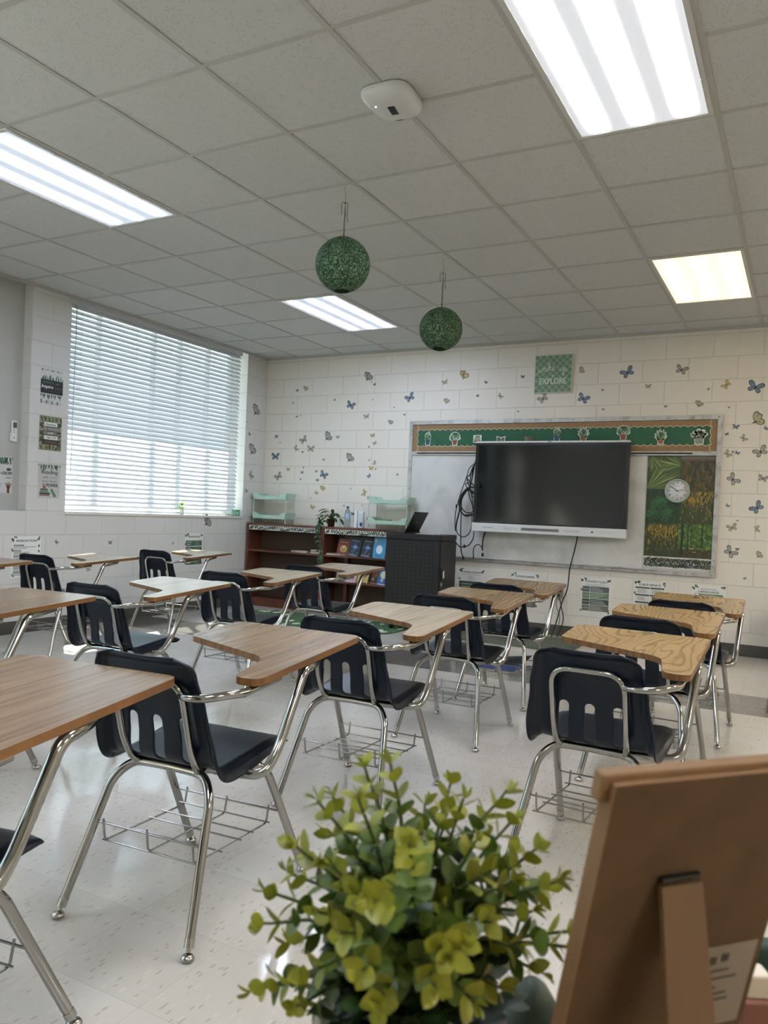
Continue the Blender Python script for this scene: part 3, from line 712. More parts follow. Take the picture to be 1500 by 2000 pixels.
# ---------------------------------------------------------------- the long board
BL, BR_, BB, BT = -3.785, -.693, .672, 2.122
bo = empty('whiteboard', ((BL+BR_)/2, YW, BB)); ox = (BL+BR_)/2; tag(bo, 'long white marker board in a worn aluminium frame behind the big screen', 'whiteboard')
def board_metal():
    mt = mat('worn_aluminium', 'bcbcb8', .42, .35); t = NT(mt); n = t.n('ShaderNodeTexNoise', {'Vector': t.coord((1, 1, 1)), 'Scale': 14., 'Detail': 5.})
    t.l(t.ramp(n.outputs[0], [(.30, 'a09e99'), (.5, 'c0c0bc'), (.75, 'cacac6')]), t.b.inputs['Base Color']); return mt
M_bal = board_metal()
def LX(x): return x-ox
fw = .040; f = MB()
f.box(LX(BL), -.030, 0, LX(BL)+fw, 0, BT-BB); f.box(LX(BR_)-fw, -.030, 0, LX(BR_), 0, BT-BB); f.box(LX(BL)+fw, -.030, BT-BB-fw, LX(BR_)-fw, 0, BT-BB); f.box(LX(BL)+fw, -.030, 0, LX(BR_)-fw, 0, .034)
f.box(LX(BL)+fw, -.052, .030, LX(BR_)-.48, -.02, .042)
bevel(f.build('frame', M_bal, bo), .002)
sc = MB()
for i in range(15):
    for zz in (.017, BT-BB-fw/2): sc.lathe([(0, 0), (.0045, 0), (.004, .002), (0, .0025)], (0, 0, 0), 8, Matrix.Translation((LX(BL)+.03+i*(BR_-BL-.06)/14, -.030, zz))@Matrix.Rotation(math.pi/2, 4, 'X'))
for i in range(5):
    for xx in (LX(BL)+fw/2, LX(BR_)-fw/2): sc.lathe([(0, 0), (.0045, 0), (.004, .002), (0, .0025)], (0, 0, 0), 8, Matrix.Translation((xx, -.030, .15+i*.29))@Matrix.Rotation(math.pi/2, 4, 'X'))
sc.build('screw', mat('dark_screw', '2b2b2b', .4, .6), bo)
MB().box(LX(BL)+fw, -.010, .034, LX(BR_)-fw, 0, 1.125).build('backing', mat('board_backing', 'c9c7c0', .5), bo)
def wb_mat():
    mt = mat('marker_board', 'd9d8d3', .22, spec=.6); t = NT(mt); n = t.n('ShaderNodeTexNoise', {'Vector': t.coord(), 'Scale': 3., 'Detail': 6., 'Distortion': .6})
    t.l(t.ramp(n.outputs[0], [(.3, 'c3c5c3'), (.55, 'dcdbd6'), (.8, 'e2e1dc')]), t.b.inputs['Base Color']); return mt
M_wb = wb_mat()
MB().box(LX(-3.745), -.020, .036, LX(-1.325), -.010, 1.085).build('writing_panel', M_wb, bo)
MB().box(LX(BL)+fw, -.034, 1.087, LX(BR_)-fw, 0, 1.099).box(LX(BL)+fw, -.034, 1.113, LX(BR_)-fw, 0, 1.125).box(LX(BL)+fw, -.018, 1.099, LX(BR_)-fw, 0, 1.113, mi=1).box(LX(-.93), -.030, 1.099, LX(BR_)-fw, -.017, 1.113).box(LX(BL)+fw, -.030, 1.099, LX(BL)+fw+.06, -.017, 1.113).build('divider_rail', [M_bal, mat('rail_slot', '3a2318', .7)], bo)
# bulletin strip above the rail
def felt():
    mt = mat('green_cloth', '3b6650', .9, spec=.2); t = NT(mt); wv = t.n('ShaderNodeTexWave', {'Vector': t.coord((1, 1, 1)), 'Scale': 3.5, 'Distortion': 2.5, 'Detail': 1.}, wave_type='BANDS', bands_direction='DIAGONAL')
    t.bump(wv.outputs[1], .55, .012); return mt
zs0, zs1 = BT-fw, 1.797
s = Sheet(BR_-BL-2*fw, zs0-zs1, felt()); hS = zs0-zs1; wS = s.w
so = s.place('bulletin_strip', 'B', BL+fw, zs1, off=.012); tag(so, 'green cloth strip lining the top of the white board', 'bulletin board')
s = Sheet(1, 1, P_('927556', .8), base=False); KR, CRM = P_('927556', .8), P_('d8c9a4', .7)
def scallop(y0_, y1_, x0, x1, per, amp, out, mt, flip):
    n = int((x1-x0)/per); pts = []
    for i in range(n):
        for k in range(7):
            t = k/7; pts.append((x0+(i+t)*(x1-x0)/n, y1_-flip*amp*math.sin(math.pi*t)+flip*out))
    pts.append((x1, y1_+flip*out)); s.poly([(x0, y0_), (x1, y0_)][::1]+pts[::-1], mt)
bw = .062
scallop(hS, hS-bw, 0, wS, .062, -.014, -.006, CRM, 1); s.up(); scallop(hS, hS-bw, 0, wS, .062, -.014, 0, KR, 1); s.z -= .0005
scallop(0, bw, 0, wS, .062, -.014, -.006, CRM, -1); s.up(); scallop(0, bw, 0, wS, .062, -.014, 0, KR, -1)
s.up()
for x0, fl in ((0, 1), (wS, -1)):
    for ex, mt in ((.006, CRM), (0, KR)):
        pts = [(x0, 0), (x0+fl*(.045+ex), 0)]
        for i in range(4):
            for k in range(6): t = k/6; pts.append((x0+fl*(.045+ex+.014*math.sin(math.pi*t)), (i+t)*hS/4))
        pts += [(x0+fl*(.045+ex), hS), (x0, hS)]; s.poly(pts, mt); s.up()
o = s.place('border_trim', 'B', BL+fw, zs1, off=.0135); tag(o, 'scalloped kraft paper border around the green cloth strip', 'border')
# cut-outs pinned along the strip
def cut(kind):
    s = Sheet(1, 1, P_('e6ebdc'), base=False)
    GS = [P_('2f5a3c'), P_('5d8a63'), P_('7ea283'), P_('35503d')]
    def outline(f):
        s.z = .0004; f(1.0); s.up()
    if kind in ('cactus', 'aloe', 'plant'):
        pot = {'cactus': '2a4a66', 'aloe': '8a6236', 'plant': '8a4a3a'}[kind]
        fan = [(-1.1, .055), (-.75, .07), (-.4, .085), (-.1, .092), (.25, .088), (.6, .075), (1.0, .058)]
        if kind == 'cactus': fan = [(-.35, .075), (-.12, .09), (.15, .095), (.4, .07), (-.6, .045), (.65, .045)]
        wd = {'cactus': .026, 'aloe': .016, 'plant': .034}[kind]; Wt = P_('e6ebdc')
        for a, L in fan:
            if kind == 'plant': s.disc(math.sin(a)*L*.7, .045+math.cos(a)*L*.7, .030, .024, Wt)
            else: s.leaf(0, .035, L+.012, wd+.018, math.pi/2-a, Wt)
        s.poly([(-.033, .052), (.033, .052), (.027, -.012), (-.027, -.012)], Wt); s.up()
        for i, (a, L) in enumerate(fan):
            if kind == 'plant': s.disc(math.sin(a)*L*.7, .045+math.cos(a)*L*.7, .020, .015, GS[i % 4], a=a)
            else: s.leaf(0, .04, L, wd, math.pi/2-a, GS[i % 4])
            s.z += .00003
        s.up()
        if kind == 'aloe': s.disc(0, .018, .026, .024, P_(pot))
        else: s.poly([(-.026, .045), (.026, .045), (.02, -.005), (-.02, -.005)], P_(pot)); s.up(); s.rect(-.028, .036, .028, .047, P_(pot))
    elif kind == 'books':
        s.rect(-.045, -.008, .045, .07, P_('e6ebdc')); s.up()
        for y0_, x0, x1, c in ((0, -.038, .038, '6b4038'), (.016, -.036, .032, 'a08a5a'), (.032, -.030, .034, '8d9a90'), (.048, -.022, .026, '4f7a52')): s.rect(x0, y0_, x1, y0_+.014, P_(c))
    elif kind == 'open':
        s.poly([(-.05, .055), (0, .04), (.05, .055), (.04, -.005), (-.04, -.005)], P_('e6ebdc')); s.up(); s.poly([(-.042, .046), (-.002, .032), (-.002, .0), (-.034, .0)], P_('555149')); s.poly([(.042, .046), (.002, .032), (.002, .0), (.034, .0)], P_('6a655b'))
    elif kind == 'hands':
        for x0, c in ((-.026, 'a37f5e'), (.004, '6d7f73'), (.030, '84604a')):
            s.disc(x0, .018, .016, .016, P_(c)); s.rect(x0-.009, -.012, x0+.009, .012, P_(c))
            for k in range(5): s.line((x0-.010+k*.005, .025), (x0-.020+k*.010, .052-abs(k-2)*.004), .006, P_(c))
            s.z += .0001
    else:
        Wt = P_('e6ebdc')
        for i in range(14):
            a = -1.25+2.5*i/13; L = .075+.02*math.sin(i*2.3); s.disc(math.sin(a)*L*.75, .05+math.cos(a)*L*.75, .018, .014, Wt)
        s.disc(0, .06, .045, .035, Wt); s.poly([(-.045, .055), (.045, .055), (.036, -.012), (-.036, -.012)], Wt); s.up()
        for i in range(26):
            a = R.uniform(-1.4, 1.4); L = R.uniform(.02, .085); s.leaf(math.sin(a)*L*.7, .045+math.cos(a)*L*.7, .026, .010, R.uniform(0, 6.28), (DG, P_('3b4a3c'), P_('8b938a'))[i % 3]); s.z += .00002
        s.up(); s.poly([(-.036, .048), (.036, .048), (.030, -.004), (-.030, -.004)], P_('8f9491'))
    return s
for (px_, py_, kind, lab) in (
  (835, 868, 'cactus', 'cactus cut-out in a navy pot on the green strip, first from the window side'), (888, 868, 'plant', 'leafy plant cut-out in terracotta pot, second on the green strip from the window'),
  (932, 863, 'books', 'stacked books cut-out on the green strip above the screen corner with cables'), (978, 862, 'open', 'open book cut-out peeking above the screen on the green strip'),
  (1032, 862, 'hands', 'raised hands cut-out above the screen on the green strip'), (1087, 861, 'cactus', 'cactus cut-out half hidden behind the middle of the screen top'),
  (1139, 860, 'aloe', 'spiky aloe cut-out above the screen, beside the half hidden cactus'), (1217, 858, 'plant', 'leafy plant cut-out above the screen corner by the mural'),
  (1290, 866, 'aloe', 'spiky aloe cut-out in a round brown pot, above the palm photo'), (1365, 866, 'vase', 'large bushy plant cut-out in a grey tub at the mural end of the strip')):
    p = at(px_, py_, 1, YW-.02); s = cut(kind); o = s.place('paper_cutout', 'B', p.x, p.z, off=.0165); tag(o, lab, 'cut-out', 'paper cut-outs on the green strip')
# photo mural sheets
def ph(name, stops, sc, stretch=(1, 1, 1), dist=1.5):
    mt = mat(name, '446633', .38); t = NT(mt); n = t.n('ShaderNodeTexNoise', {'Vector': t.coord(stretch), 'Scale': sc, 'Detail': 6., 'Distortion': dist}); t.l(t.ramp(n.outputs[0], stops), t.b.inputs['Base Color']); return mt
mx0, mx1, mz0, mz1 = -1.317, -.735, .832, 1.757; mw, mh = (mx1-mx0)/2, (mz1-mz0)/3
def photo(kind):
    if kind == 'palm':
        s = Sheet(mw, mh, ph('photo_palm', [(.3, '2c3a1e'), (.7, '4b5c33')], 14)); cs = [P_(c, .38) for c in ('5f7340', '4a6036', '6e8048', '3b4f2b', '8a9a50')]
        for ox_, oy_, a0, a1, n, L in ((0, .01, .05, 1.15, 13, .34), (mw*.15, mh, -2.2, -.7, 12, .15), (mw, mh*.7, 2.2, 3.6, 9, .22)):
            for i in range(n):
                a = a0+(a1-a0)*i/(n-1); 
                l_ = L
                ex, ey = math.cos(a), math.sin(a)
                for q_, lo_, hi_ in ((ex, ox_, mw), (ey, oy_, mh)):
                    if q_ > 0: l_ = min(l_, (hi_-lo_)/q_)
                    elif q_ < 0: l_ = min(l_, -lo_/q_)
                if l_ > .02: s.leaf(ox_, oy_, l_, .020, a, cs[i % 5]); s.z += .00003
    elif kind == 'autumn':
        s = Sheet(mw, mh, ph('photo_autumn', [(.3, '23281a'), (.5, '3d3d22'), (.68, '6a5426'), (.8, '7a6a4a')], 26, (1, .5, 1), .6))
        s.rect(0, mh*.90, mw, mh, P_('6b6257', .4)); s.rect(0, mh*.85, mw, mh*.90, P_('5c4a38', .4)); s.up(); cs = [P_(c, .38) for c in ('5b4a22', '343a22', '47462a', '6e5426', '2a3020')]
        for i in range(46):
            x = R.uniform(.012, mw-.014); y = mh*R.uniform(.02, .62); hgt = R.uniform(.06, .12)*(1.2 if i > 34 else .8); wd = hgt*.22; s.poly([(max(0, x-wd), y), (min(mw, x+wd), y), (x+wd*.3, y+hgt*.6), (x, min(mh, y+hgt)), (x-wd*.3, y+hgt*.6)], cs[R.randrange(5)]); s.z += .00002
    elif kind == 'fern':
        s = Sheet(mw, mh, ph('photo_fern', [(.3, '0e1f12'), (.6, '1f3d1f'), (.8, '2c5a2b')], 22)); cs = [P_(c, .38) for c in ('2c5c2f', '3a7a3a', '24492a', '4a8a48')]
        for (x, y, a, L) in ((.02, .02, 1.3, .16), (.10, .03, 1.9, .20), (.16, .01, 1.2, .15), (.05, .16, .5, .13), (.15, .14, 2.4, .14), (.22, .05, 2.0, .15), (.0, .08, .2, .12), (.12, .08, .3, .15), (.2, .2, 2.8, .12), (.08, .22, -.2, .12)):
            for k in range(15):
                t = k/15; px2, py2 = x+math.cos(a)*L*t, y+math.sin(a)*L*t; ll = .036*(1-t)+.006
                for sd in (1, -1):
                    an = a+sd*1.15; ex, ey = px2+math.cos(an)*ll, py2+math.sin(an)*ll
                    if 0 < ex < mw and 0 < ey < mh and 0 < px2 < mw and 0 < py2 < mh: s.leaf(px2, py2, ll, .0045, an, cs[k % 4])
            s.z += .0001
    elif kind == 'grass':
        s = Sheet(mw, mh, ph('photo_grass', [(.3, '23301c'), (.6, '3c4525'), (.8, '57552a')], 24, (1, .4, 1))); cs = [P_(c, .38) for c in ('b08a2c', '8c7a30', '6d6a30', 'c29a3a', '47502c')]
        for i in range(330):
            x = R.uniform(.008, mw-.008); y = mh*(R.random()**.65)*.86+.01; k = 0 if y > mh*.55 else 2; L = R.uniform(.02, .045); s.leaf(x, min(y, mh-L-.002), L, .0045, 1.57+R.uniform(-.22, .15), cs[R.randrange(4) if k == 0 else (4 if R.random() < .6 else R.randrange(5))]); s.z += .000004
    else:
        s = Sheet(mw, mh, ph('photo_woods', [(.3, '1f3316'), (.5, '42652c'), (.66, '6f9440'), (.8, 'b9c98a')], 34, (1, 1, 1), .8))
        s.rect(0, 0, mw, mh*.26, ph('photo_path', [(.3, '2e2a18'), (.6, '4c4526'), (.8, '8a8058')], 30)); s.up()
        for x, wd, y0_, c in ((.035, .020, .02, '241d14'), (.085, .011, .06, '2e2619'), (.115, .008, .085, '3a3120'), (.165, .006, .10, '40462a'), (.205, .014, .10, '2c2418'), (.24, .006, .11, '3a3a22')): s.poly([(x-wd/2, y0_), (x+wd/2, y0_), (x+wd*.6, mh), (x-wd*.3, mh)], P_(c, .38))
        s.up(); s.disc(.12, .085, .022, .005, P_('a79f7c', .38)); s.disc(.145, .055, .018, .004, P_('98906c', .38))
    return s
for k, (kind, lab) in enumerate((('palm', 'photo sheet of green palm fronds, top of the mural on the screen side'), ('autumn', 'photo sheet of hazy golden autumn forest, top corner of the mural'), ('fern', 'photo sheet of dark green ferns below the palm photo'), ('grass', 'photo sheet of yellow grass blades just under the clock'), ('grass', 'photo sheet of yellow grass blades at the mural foot below the ferns'), ('woods', 'photo sheet of a sunny woodland path with tree trunks'))):
    c_, r_ = k % 2, k//2; s = photo(kind); o = s.place('photo_sheet', 'B', mx0+c_*mw, mz1-(r_+1)*mh, off=.0115); tag(o, lab, 'poster', 'nature photo mural on the board')
def leafband(w, h, yellow=False):
    s = Sheet(w, h, P_('dcdcd4', .5)); cs = [P_(c) for c in ('2a332e', '3f4b45', '1d2622', '6b7871')]+[P_('6f6a3a')]
    if yellow:
        n = int(w/h*3.4)
        for i in range(n):
            x = w*(i+.3)/n; a = .75+.35*math.sin(i*.35)+R.uniform(-.12, .12); L = h*1.25; s.leaf(x-.01, h*R.uniform(-.1, .12), L, L*.17, a, P_('d6cf8c') if i % 11 == 4 else cs[i % 4]); s.z += .000006
            if i % 2: s.leaf(x, h*1.05, L*.7, L*.16, -a-.3, cs[(i+1) % 4]); s.z += .000006
        return s
    n = int(w/h*5)
    for i in range(n):
        x0 = w*(i+.5)/n
        for row, sg in ((.30, 1), (.72, -1)):
            for k, da in ((0, .95), (1, -1.2)):
                L = h*R.uniform(.46, .60); a = da*sg+R.uniform(-.15, .15)+(.6 if k else 0)*sg; s.leaf(x0-L*.3, h*row-math.sin(a)*L*.3, L, L*.34, a, cs[R.randrange(5)]); s.z += .000006
    return s
s = leafband(-.736+1.312, .105); o = s.place('leaf_border', 'B', -1.312, .724, off=.0115); tag(o, 'leaf patterned border strip under the photo mural', 'border')
# ---------------------------------------------------------------- clock
ck = empty('wall_clock', (-1.046, YW-.016, 1.437)); tag(ck, 'round wall clock with pale green rim on the photo mural', 'clock')
RX = Matrix.Rotation(math.pi/2, 4, 'X')
MB().lathe([(0, 0), (.108, 0), (.110, .012), (.107, .028), (.099, .030), (.096, .020), (.093, .016)], (0, 0, 0), 48, RX).build('rim', mat('clock_rim', 'a9b6a4', .35), ck)
MB().lathe([(0, .0155), (.097, .0155), (.097, .0165), (0, .0165)], (0, 0, 0), 48, RX).build('dial', mat('clock_dial', 'e9e9ea', .4), ck)
s = Sheet(1, 1, INK, base=False)
for n in range(1, 13):
    a = math.radians(90-30*n); s.text(str(n), .073*math.cos(a), .073*math.sin(a)-.0085, .017, INK, None, fat=.0004)
for n in range(60):
    a = 2*math.pi*n/60; l_ = .004 if n % 5 == 0 else .002; s.line((.089*math.cos(a), .089*math.sin(a)), ((.089-l_)*math.cos(a), (.089-l_)*math.sin(a)), .0012, INK)
s.rect(-.018, .040, .018, .043, P_('777777')); s.rect(-.010, -.043, .010, -.040, P_('777777'))
s.place('numerals', 'B', 0, 0, parent=ck, M=Matrix.Translation((0, -.0165, 0))@Matrix(((1, 0, 0, 0), (0, 0, -1, 0), (0, 1, 0, 0), (0, 0, 0, 1))))
def hand(name, ang, L, wd, mt, zz):
    a = math.radians(90-ang); b = MB(); M = Matrix.Translation((0, -zz, 0))@Matrix.Rotation(-a, 4, 'Y'); b.box(-.012, -.0008, -wd/2, L, .0008, wd/2, M); b.build(name, mt, ck)
hand('hour_hand', 304, .062, .006, M_black, .020); hand('minute_hand', 75, .078, .0028, M_black, .0225); hand('second_hand', 89, .080, .0012, M_black, .024)
# ---------------------------------------------------------------- interactive screen
SX0, SX1, SZ0, SZ1, SY = -2.967, -1.458, .981, 1.888, YW-.150
sw, sh = SX1-SX0, SZ1-SZ0
tv = empty('interactive_display', ((SX0+SX1)/2, SY, SZ0)); tag(tv, 'large dark interactive touch screen mounted in front of the white board', 'screen'); hx = sw/2
bevel(MB().box(-hx+.008, .012, .03, hx-.004, .085, sh-.008).build('housing', M_black, tv), .01)
bevel(MB().box(-hx, -.004, .084, -hx+.034, .03, sh-.018).box(hx-.034, -.004, .084, hx, .03, sh-.018).box(-hx+.034, -.004, sh-.045, hx-.034, .02, sh-.018).box(-hx+.034, -.004, .084, hx-.034, .02, .100).build('bezel', mat('screen_bezel', '0a0b0d', .25), tv), .002)
bevel(MB().box(-hx, -.006, sh-.018, hx, .05, sh).build('top_trim', mat('screen_trim', 'dfe0de', .35), tv), .003)
def glass_dark():
    mt = mat('screen_glass', '14171b', .09, spec=.45); t = NT(mt); return mt
MB().box(-hx+.034, .0, .100, hx-.034, .010, sh-.045).build('screen_glass', glass_dark(), tv)
bb = bevel(MB().box(-hx-.006, -.020, 0, hx+.003, .06, .086).build('bottom_bar', MATS['screen_trim'], tv), .006)
GM = [mat('grille_dark', '6e6e6c', .6), mat('grille_pale', 'cfcfcb', .5)]
for x0, x1, c in ((-.24, .135, 0), (-.42, -.27, 1), (.175, .335, 1)):
    pl = [(x0+.013*math.cos(t)+.013, .043+.013*math.sin(t)) for t in [math.pi/2+math.pi*k/8 for k in range(9)]]+[(x1+.013*math.cos(t)-.013, .043+.013*math.sin(t)) for t in [-math.pi/2+math.pi*k/8 for k in range(9)]]
    MB().prism(pl, .0, .0012, Matrix.Translation((0, -.0202, 0))@Matrix.Rotation(math.pi/2, 4, 'X')).build('speaker_grille', GM[c], bb)
for i in range(4): MB().box(-.63+i*.026, -.0212, .040, -.618+i*.026, -.02, .048).build('button', GM[0], bb)
MB().box(.44, -.0212, .038, .46, -.02, .050).build('sensor_window', M_black, bb)
for i in range(6): MB().box(.52+i*.02, -.0208, .038, .532+i*.02, -.02, .050).build('button', GM[1], bb)
MB().box(-.015, -.0068, sh-.011, .015, -.005, sh-.005).build('emblem', M_black, tv)
MB().box(-.35, .085, .25, .35, .118, .62).build('wall_bracket', M_black, tv)
# ---------------------------------------------------------------- checkered sign
sg0 = empty('wall_sign', (-2.245, YW-.02, 2.37)); tag(sg0, 'green checkered square sign above the board', 'sign')
bevel(MB().box(-.187, -.006, 0, .187, .02, .374).build('frame', mat('sign_frame', 'cfd3cc', .5), sg0), .002)
s = Sheet(.360, .360, P_('89a28a'), th=.001)
for i in range(11):
    for j in range(11):
        if (i+j) % 2 == 0: s.rect(i*.36/11, j*.36/11, (i+1)*.36/11, (j+1)*.36/11, P_('688369'))
s.up(2); CW = P_('dfe9dc')
def script_path(pts, wd=.0045): s.path([(p.x, p.y) for p in cat([(a, b, 0) for a, b in pts], 5)], wd, CW)
def arc_y(x): return .225-.9*(x-.18)**2
k_ = lambda pts, x0, sc: [(x0+a*sc, arc_y(x0+a*sc)-.012+b*sc) for a, b in pts]
script_path(k_([(0, .9), (.1, .1), (.45, .0), (.55, .7), (.6, .1), (1.0, 0), (1.05, .9), (1.4, .5), (1.9, .9), (1.5, .9), (1.3, .4), (1.6, 0), (1.95, .4), (1.95, .9), (2.0, .1), (2.4, .2), (2.9, 1.6), (2.7, 2.1), (2.55, 1.6), (2.6, 0), (2.75, .8), (3.1, .9), (2.9, .5), (3.2, 0), (3.6, .3), (4.0, .7), (3.8, 1.0), (3.55, .6), (3.8, .05), (4.3, .3)], .030, .040))
script_path(k_([(0, .9), (.05, .2), (.4, 0), (.75, .4), (.8, .9), (.85, .1), (1.2, .3), (1.4, .9), (1.35, -.9), (1.2, -1.2), (1.45, .5), (1.8, .9), (2.1, .5), (1.8, .05), (1.5, .3), (2.0, 0), (2.5, .3)], .232, .037))
s.rect(.168, .158, .192, .163, CW); s.rect(.1775, .148, .1825, .173, CW)
s.text('EXPLORE', .18, .080, .062, CW, .265, fat=.0012)
s.place('printed_face', 'B', 0, 0, parent=sg0, M=Matrix.Translation((-.18, -.006, .007))@Matrix(((1, 0, 0, 0), (0, 0, -1, 0), (0, 1, 0, 0), (0, 0, 0, 1))))
# ---------------------------------------------------------------- butterfly stickers
BF = {}
def bf_mesh(kind, colour):
    if (kind, colour) in BF: return BF[kind, colour]
    wing, rim, dot = {'blue': ('74869a', '22272d', '4c5f73'), 'grey': ('a9a6a0', '26231f', '6d675f'), 'cream': ('b8ad8c', '4a4130', '8f8460'), 'yellow': ('c6b27a', '6f5f30', 'd8cda4'), 'dark': ('5d6266', '24262a', '3a3f44')}[colour]
    s = Sheet(1, 1, P_(rim), base=False); s.z = .0002
    def wingp(cx_, cy_, L, wd, a):
        s.leaf(cx_, cy_, L, wd, a, P_(rim))
    def pair(L1, w1, L2, w2, sc, mt, off=0):
        out = []
        for sx in ((1,) if kind == 'side' else (1, -1)):
            for (L, wd, a, bulge) in (((L1, w1, .62, 1), (L2, w2, -.55, 1)) if kind != 'side' else ((L1, w1, 1.75, 1), (L1*.92, w1*.9, 1.25, 1), (L2*1.15, w2*1.2, .35, 1))):
                n = 14; pts = []
                for k in range(n):
                    t = 2*math.pi*k/n; px2 = L*.5+L*.5*math.cos(t)*(1 if math.cos(t) > 0 else 1); py2 = wd*.5*math.sin(t)*(.35+.65*((px2/L)**.6 if px2 > 0 else 0))
                    px2 = (px2-L*.5)*sc+L*.5; py2 *= sc
                    x = px2*math.cos(a)-py2*math.sin(a); y = px2*math.sin(a)+py2*math.cos(a); pts.append((sx*x, y))
                out.append(pts)
        for p in out: s.poly(p if True else p, mt)
    pair(.56, .38, .42, .34, 1., P_(rim)); s.up(.4); pair(.56, .38, .42, .34, .80, P_(wing)); s.up(.4)
    if kind != 'side': s.disc(0, 0, .03, .14, P_(rim), 8); [s.disc(sx*.27, .20, .035, .05, P_(dot), 8) for sx in (1, -1)]
    else: s.disc(.02, -.02, .035, .16, P_(rim), 8, a=-.9); s.disc(.0, .33, .03, .07, P_(dot), 8); s.disc(.22, .08, .05, .05, P_(dot), 8)
    o = s.b.build('butterfly_sticker', s.mats, None, recalc=False); BF[kind, colour] = o.data; bpy.data.objects.remove(o, do_unlink=True); return BF[kind, colour]
# x, y on the photograph, width, colour, shape, turn
ST = """597 762 14 cream side 20|581 763 7 blue open 20|573 787 4 dark open 60|587 812 3 dark open 0|580 814 5 dark open 30|654 781 5 dark open 50|685 792 19 blue open -20|717 741 25 grey side 0|726 746 3 dark open 30|732 751 6 dark open 20
801 777 20 blue open 30|770 796 3 dark open 0|728 781 3 dark open 0|716 814 12 cream open 10|763 828 14 grey side 25|790 810 5 dark open 0|869 747 12 cream open 15|905 738 25 yellow side 10|872 787 16 cream side 20|933 773 6 dark open 20|949 747 7 dark open -20
540 853 8 blue open 0|547 864 3 dark open 0|538 892 18 blue open 0|593 860 17 grey open 30|578 876 12 cream open -60|607 877 16 cream open -5|591 883 5 dark open 0|638 857 24 grey side -10|660 854 8 cream open 5|632 898 5 dark open 0
681 899 24 grey side 0|728 851 10 cream open 10|732 866 9 cream open 20|721 873 4 dark open 0|721 899 5 yellow open 20|732 904 9 cream open 70|725 915 11 yellow open 0|734 916 4 dark open 40|721 930 9 blue open 40|776 927 5 dark open -40
563 917 9 yellow open 0|544 931 17 grey open 35|593 913 4 dark open 60|590 923 7 blue open 0|587 936 5 blue open -30|618 921 6 blue open 20|632 928 18 blue open -25|620 938 7 blue open -10|630 957 15 yellow side 20|618 963 9 yellow open -20
607 973 4 yellow open 60|610 991 11 yellow open -20|685 955 4 yellow open 30|712 963 13 yellow open 70|672 988 4 dark open 0|689 1004 8 dark open -10
498 807 24 grey side 0|483 824 3 dark open 0|487 848 7 dark open -30|491 884 24 grey side 5|490 929 15 grey open -50|481 959 9 grey open -20|402 1023 25 grey side -15|110 1059 8 blue open -40|215 1060 9 blue open 0|338 1061 5 dark open 60|173 1112 11 cream open 20
1021 736 8 dark open -10|934 774 4 dark open 20|977 774 11 cream open -45|1012 804 4 dark open 0|1133 726 17 cream side -20|1226 728 25 blue open 30|1331 723 22 grey open -20|1177 762 5 dark open -30|1139 779 23 blue open -25|1061 779 20 grey open 35|1266 755 11 grey open 0
1300 794 6 dark open 0|1178 800 5 dark open 0|1419 752 17 yellow open 50|1384 760 5 dark open 45|1475 757 29 blue open -20|1364 793 19 cream side 10|1424 796 4 dark open 0|1474 824 34 cream side -20|1437 834 12 blue open -10|1496 837 9 blue open -30
1420 848 7 dark open 20|1452 856 14 cream open -55|1421 887 15 cream open -50|1431 883 5 dark open -30|1440 885 9 blue open -25|1486 883 25 grey open 30|1431 937 24 grey open -50|1490 935 17 grey open -15|1421 988 8 blue open -30|1479 992 25 blue open 45
1440 1017 4 dark open 0|1430 1031 18 cream open 20|1478 1033 13 cream open -80|1426 1079 24 grey open -40|1440 1073 7 dark open 0|1480 1087 18 cream side -10|1455 1130 6 blue open 30"""
items = []
for e in ST.replace('\n', '|').split('|'):
    x, y, wd, col, kind, ang = e.split(); x, y, wd, ang = float(x), float(y), float(wd), float(ang)
    left = x < 520; p = at(x, y, 0, XL) if left else at(x, y, 1, YW)
    dep = sum(ROT[2][i]*(p[i]-(0, 0, H)[i]) for i in range(3)); size = wd/FPX*dep*(1.1 if not left else 1.15)
    if left and kind == 'side': size *= 1.2
    if left: zone = 'on the wall strip between blinds and corner' if x > 470 else 'on the window wall below the blinds'
    elif x > 1400 and y > 810: zone = 'in the column beside the board and mural'
    elif y > 1000: zone = 'just above the bookcase near the bottles'
    elif x < 800: zone = 'between window corner and board, %s' % ('lower half' if y > 835 else 'upper half')
    elif x < 1040: zone = 'above the board, window side of the checkered sign'
    else: zone = 'above the board, past the checkered sign'
    sz = 'tiny' if wd <= 6 else 'small' if wd <= 13 else 'medium' if wd <= 20 else 'large'
    items.append([sz, {'dark': 'dark', 'blue': 'blue', 'grey': 'black-edged grey', 'cream': 'cream', 'yellow': 'yellow'}[col], zone, p, size, left, kind, col, ang, y])
names = ['highest', 'second highest', 'third highest', 'fourth highest', 'fifth highest', 'sixth highest', 'seventh highest', 'eighth highest', 'ninth highest', 'tenth highest', 'eleventh highest']
from collections import defaultdict
gr_ = defaultdict(list)
for it in items: gr_[it[0], it[1], it[2]].append(it)
